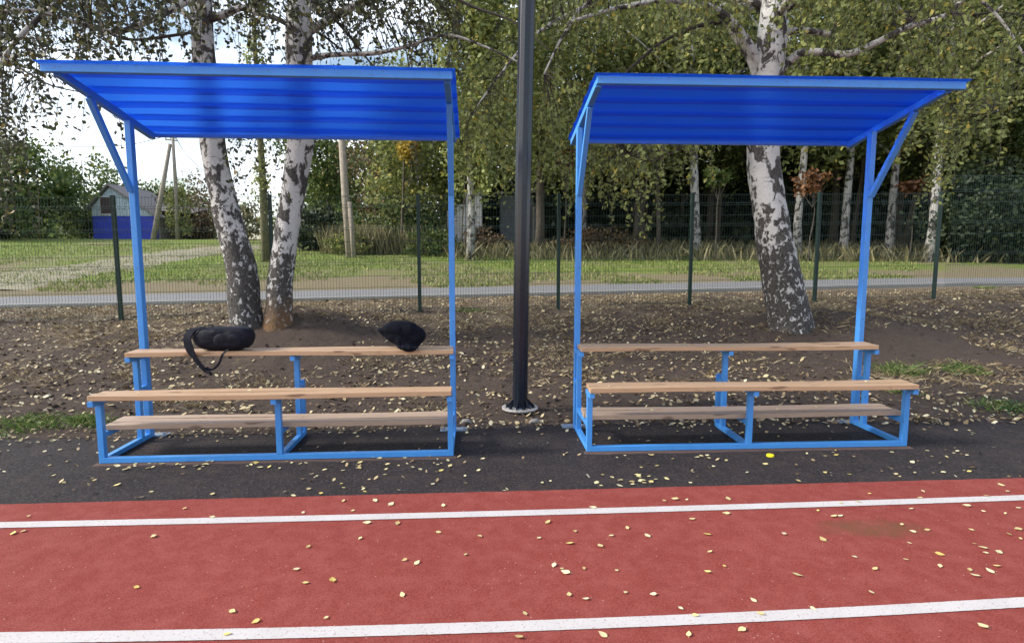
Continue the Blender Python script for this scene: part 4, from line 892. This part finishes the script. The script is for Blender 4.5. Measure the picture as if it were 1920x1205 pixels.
# pale fallen branch and stones on the soil
q = on_ground(873, 795); mb = MB(); mb.tube([(-.05, 0, .0), (-.02, 0, .02), (.02, .01, .022), (.055, .01, .0)], [.006, .022, .02, .005], 8, wob=.2); o = mb.build('stone', M['stone'], smooth=True); o.location = (q.x, q.y, q.z+.005); tag(o, 'flat pale stone on the soil right of the first shelter base', 'stone')
q = on_ground(1002, 794); mb = MB(); mb.tube([(-.05, 0, .0), (-.03, 0, .015), (.02, .01, .018), (.045, .01, .0)], [.004, .02, .022, .004], 8, wob=.25); o = mb.build('stone', M['stone'], smooth=True); o.location = (q.x, q.y, q.z+.005); tag(o, 'small pale stone in front of the lamp pole flange', 'stone')
q = on_ground(1444, 857); mb = MB(); mb.tube([(0, 0, 0), (0, 0, .010), (0, 0, .014)], [.027, .027, .022], 16); o = mb.build('bottle_cap', M['yellow'], smooth=False); o.location = (q.x, q.y, .005); tag(o, 'bright yellow plastic cap on the asphalt before the second shelter', 'cap')

# ------------------------------------------------------------------ fallen leaves
def leaf_mesh(k, rnd):
    L_ = .5; c_ = rnd.uniform(-.25, .35); V = []; pr = [(-.5, 0), (-.38, .2), (-.18, .33), (.05, .30), (.28, .16), (.5, 0)]
    for i, (x, w) in enumerate(pr):
        z = .06*abs(x)*(1+c_)+.02*rnd.random()
        if w == 0: V.append((x, 0, z))
        else: V += [(x, -w, z+w*.3*c_+.02), (x, 0, z), (x, w, z+w*.35*abs(c_)+.01)]
    F = [(0, 1, 2), (0, 2, 3)]
    for i in range(3): a = 1+3*i; F += [(a, a+3, a+4, a+1), (a+1, a+4, a+5, a+2)]
    F += [(10, 13, 11), (11, 13, 12)]
    mb = MB(); mb.add(V, F)
    st_ = [(-.5, -.012, .06), (-.78, -.03, .05), (-.78, -.01, .05), (-.5, .012, .06)]; mb.add(st_, [(0, 1, 2, 3)])
    return mb
rnd = random.Random(5); LEAFS = []
for k in range(6):
    o = leaf_mesh(k, rnd).build('fallen_leaf', M['fallen']); LEAFS.append(o.data); bpy.data.objects.remove(o)
nleaf = [0]
def put_leaf(x, y, z, s, lab, grp):
    o = bpy.data.objects.new('fallen_leaf', LEAFS[nleaf[0] % 6]); col.objects.link(o); nleaf[0] += 1
    o.location = (x, y, z); o.scale = (s, s, s); o.rotation_euler = (rnd.uniform(-.2, .2), rnd.uniform(-.2, .2), rnd.uniform(0, 6.28)); tag(o, lab, 'fallen leaf', grp)
TL = [(107,254),(50,317),(88,310),(575,328),(513,520),(795,257),(693,225),(872,610),(958,648),(853,695),(1137,240),(1157,367),(1113,452),(1147,503),(1247,492),(1322,233),(1375,278),(1350,337),(1407,196),(1467,208),(1662,213),(1490,281),(1645,314),(1800,329),(1516,418),(1564,428),(1745,398),(1508,547),(1222,634),(1288,196)]
TR = [(48,618),(25,705),(340,697),(572,196),(655,192),(610,189),(810,188),(303,221),(135,275),(677,264),(803,243),(432,297),(237,311),(102,335),(371,327),(215,355),(330,364),(507,327),(731,322),(743,386),(157,438),(187,450),(200,463),(270,450),(393,457),(733,461),(796,440),(214,546),(276,563),(425,540),(529,546),(634,599),(688,625),(905,568),(931,617),(861,679),(663,695),(1072,474),(1020,320),(1165,340),(1340,169),(1530,185),(1542,161),(1147,233),(1208,253),(1232,252),(1300,200),(1233,204),(1498,226),(1462,285),(1503,311),(1558,305),(1489,354),(1476,416),(1284,406),(1362,450),(1347,538),(1130,600),(1605,396),(1605,441),(1705,214),(1767,235),(1850,243),(1722,304),(1733,357),(1766,372),(1776,391),(1827,388),(1820,440),(1792,458),(1736,475),(1717,454),(1865,322),(1897,302),(1907,338),(1898,223),(1835,137),(1858,161),(1780,178),(1765,664)]
for lst, ox in ((TL, 0), (TR, 960)):
    for (a, b_) in lst:
        p = at(ox+a/2, 840+b_/2, 1); d = ray(ox+a/2, 840+b_/2); k = (CAM_H-.014)/-d.z
        put_leaf(d.x*k, d.y*k, .0145, rnd.choice((rnd.uniform(.022, .034), rnd.uniform(.028, .048))), 'pale yellow birch leaf lying on the red running track', 'fallen leaves on the red running track')
k = 0
while k < 172:
    px = rnd.uniform(-40, 1960); py = rnd.uniform(800, 945)
    if rnd.random() < .35: px = rnd.gauss(1500, 330)
    if rnd.random() < .22: px = rnd.uniform(200, 850); py = 866-.013*(px-190)+rnd.gauss(8, 6)
    elif rnd.random() < .12: px = rnd.gauss(1190, 40); py = rnd.gauss(900, 6)
    elif rnd.random() < .12: px = rnd.uniform(1110, 1700); py = 852-.02*(px-1100)+rnd.gauss(8, 4)
    d = ray(px, py); kk = (CAM_H-.008)/-d.z; x, y = d.x*kk, d.y*kk
    if y > asph_edge(x)-.02 or y < np.polyval(TE, x)+.01: continue
    put_leaf(x, y, .0095, rnd.choice((rnd.uniform(.022, .034), rnd.uniform(.028, .048))), 'pale yellow birch leaf lying on the dark asphalt strip', 'fallen leaves on the asphalt strip'); k += 1
for sh, xl_, yl_, zl_ in ((SH_L, -.95, .0, ZFS), (SH_L, -.2, .02, ZFS), (SH_L, .55, .25, ZFB), (SH_L, -.6, .15, ZFB), (SH_L, .1, .22, ZFB), (SH_R, -1.1, -.03, ZFS), (SH_R, .3, .18, ZFB), (SH_R, -.7, .2, ZFB), (SH_R, .9, .02, ZFS), (SH_R, -1.15, .5, ZUS), (SH_R, -.3, .45, ZUS), (SH_R, .65, .24, ZFB)):
    q = in_shelter(sh, xl_, yl_, zl_+.004); put_leaf(q.x, q.y, q.z, rnd.uniform(.022, .034), 'small pale leaf resting on a wooden bench plank', 'fallen leaves on the bench planks')
# uncountable litter on the soil
rng = np.random.default_rng(99); P = []
while len(P) < 22000:
    px = rng.uniform(-80, 2000); y = rng.uniform(3.4, 13.0); x = (px-960)/1100*y*1.0
    if y < asph_edge(x)-.12 and (rng.random() < .82 or y < np.polyval(TE, x)+.02): continue
    dens = .12+.5*max(0, mnoise.noise((x*.9, y*.9, 2)))+.45*max(0, mnoise.noise((x*3.3, y*3.3, 4)))+.06*(y-5)+.45*math.exp(-((y-asph_edge(x))/.16)**2)
    for mx_, my_, mh, mr in MOUNDS[1:2]+MOUNDS[2:]:
        dens -= .75*math.exp(-((x-mx_)**2+(y-my_+.5)**2)/(mr*mr*.9))
    if rng.random() < dens*.8: P.append((x, y, ground_z(x, y)+.008 if y > asph_edge(x) else .008))
P = np.array(P); n = len(P); a = rng.uniform(0, 6.28, n); s = rng.uniform(.010, .020, n)*np.where(rng.random(n) < .5, 1.7, 1)*(1+.0*P[:, 1])
tx = rng.normal(size=n)*.35; ty = rng.normal(size=n)*.35
s = np.where(P[:, 1] < 5.0, np.minimum(s, .017)*rng.uniform(.6, 1.1, n), s)
A = np.stack([np.cos(a), np.sin(a), tx], 1)*s[:, None]; Bv = np.stack([-np.sin(a), np.cos(a), ty], 1)*(s*.62)[:, None]
V = np.stack([P-A, P-A*.35-Bv*.9, P+A*.3-Bv, P+A, P+A*.25+Bv*.8, P-A*.4+Bv], 1); V[:, :, 2] += .006; V = V.reshape(-1, 3)
o = np_mesh('leaf_litter', V, np.arange(6*n).reshape(-1, 6), M['litter'], nv=6); tag(o, 'pale fallen leaf litter scattered over the brown soil', 'leaf litter', kind='stuff')
# dry grass on the soil strip and short grass on the field
P = []
while len(P) < 16000:
    y = rng.uniform(5.2, 12.7); x = rng.uniform(-1.0, 1.0)*y*.95
    if y < asph_edge(x)+.05: continue
    q = mnoise.noise((x*.8, y*1.1, 12))+.5*mnoise.noise((x*2.7, y*3, 3))
    if q+.06*(y-8.5) > .05+.35*rng.random(): P.append((x, y, ground_z(x, y)))
Q = []
while len(Q) < 6500:
    y = rng.uniform(4.9, 12.6); x = rng.uniform(-1.0, 1.0)*y*.95
    if y < asph_edge(x)-.03 or mnoise.noise((x*1.7, y*1.7, 8)) < -.12*rng.random(): continue
    Q.append((x, y, ground_z(x, y)))
Q = np.array(Q); m_ = len(Q); sz = .006+.030*rng.random(m_)**3
octa = np.array([(1, 0, 0), (0, 1, 0), (-1, 0, 0), (0, -1, 0), (0, 0, .8), (0, 0, -.6)])
V = Q[:, None, :]+octa[None]*sz[:, None, None]*rng.uniform(.6, 1.35, (m_, 6, 1))
T8 = np.array([(0, 1, 4), (1, 2, 4), (2, 3, 4), (3, 0, 4), (1, 0, 5), (2, 1, 5), (3, 2, 5), (0, 3, 5)])
o = np_mesh('soil_clods', V.reshape(-1, 3), (np.arange(m_)[:, None, None]*6+T8[None]).reshape(-1, 3), M['ground'], nv=3); tag(o, 'crumbs and clods of bare brown soil on the bank', 'soil clods', kind='stuff')
blades('dry_grass', M['straw'], P, .045, .005, rng, 1.6, label='flattened dry grass tufts on the soil bank', cat='dry grass')
P = []
while len(P) < 42000:
    s_ = 14.7+ 20*rng.random()**1.5; t_ = rng.uniform(-28, 26)*s_/30; x, y = xy(s_, t_)
    if mnoise.noise((x*.4, y*.4, 1)) < -.3+ (.35 if s_ < 16.5 else 0): continue
    pr = (x/y)*1100+960
    if pr < 420 and abs((at(pr, 500, y).z)) and s_ > 17.5 and s_ < 30 and abs(s_-(19.5+(pr/420)*8)) < 1.4 and rng.random() < .62: continue
    P.append((x, y, ground_z(x, y)))
blades('field_grass', M['field_blade'], P, .085, .016, rng, .5, label='short rough grass on the field behind the fence', cat='grass')
# green tufts and weeds: countable clumps near the track
for k, (px, py, w, n, lab) in enumerate([(1692, 697, .20, 320, 'dense dark green grass tuft beside the right post of the second shelter'), (1800, 694, .20, 240, 'loose green grass tuft farther right of the second shelter'),
        (1885, 768, .22, 170, 'low green weeds by the asphalt at the right edge'), (50, 800, .28, 260, 'green grass clump at the asphalt edge by the left border'), (158, 797, .15, 240, 'bright green grass clump touching the first shelter left leg'),
        (1690, 735, .10, 80, 'small weed patch below the middle bench end of the second shelter'), (1240, 605, .16, 80, 'thin straw coloured weed behind the empty top bench'), (1845, 540, .20, 120, 'small dark weed beside the kerb right of the last low fence post'),
        (250, 705, .22, 150, 'yellowish grass patch behind the first shelter left post'), (880, 585, .22, 110, 'faded green weeds under the fence left of the lamp pole'), (480, 715, .25, 130, 'pale grass patch seen below the hanging backpack strap')]):
    q = on_ground(px, py); rr = np.random.default_rng(900+k); pts = [(q.x+rr.normal()*w*.7, q.y+rr.normal()*w*.5, 0) for _ in range(n*2)]; pts = [a for a in pts if mnoise.noise((a[0]*6, a[1]*6, 3)) > -.35]; pts = [(a, b_, ground_z(a, b_) if b_ > asph_edge(a) else .005) for a, b_, _ in pts]
    o = blades('grass_tuft', M['straw'] if k in (6, 8, 10) else M['grass_blade'], pts, .055 if k not in (8, 10) else .04, .0026, rr, .9, kind=None, label=lab, cat='grass tuft')
print('objects', len(bpy.data.objects), 'polys', sum(len(m.polygons) for m in bpy.data.meshes))
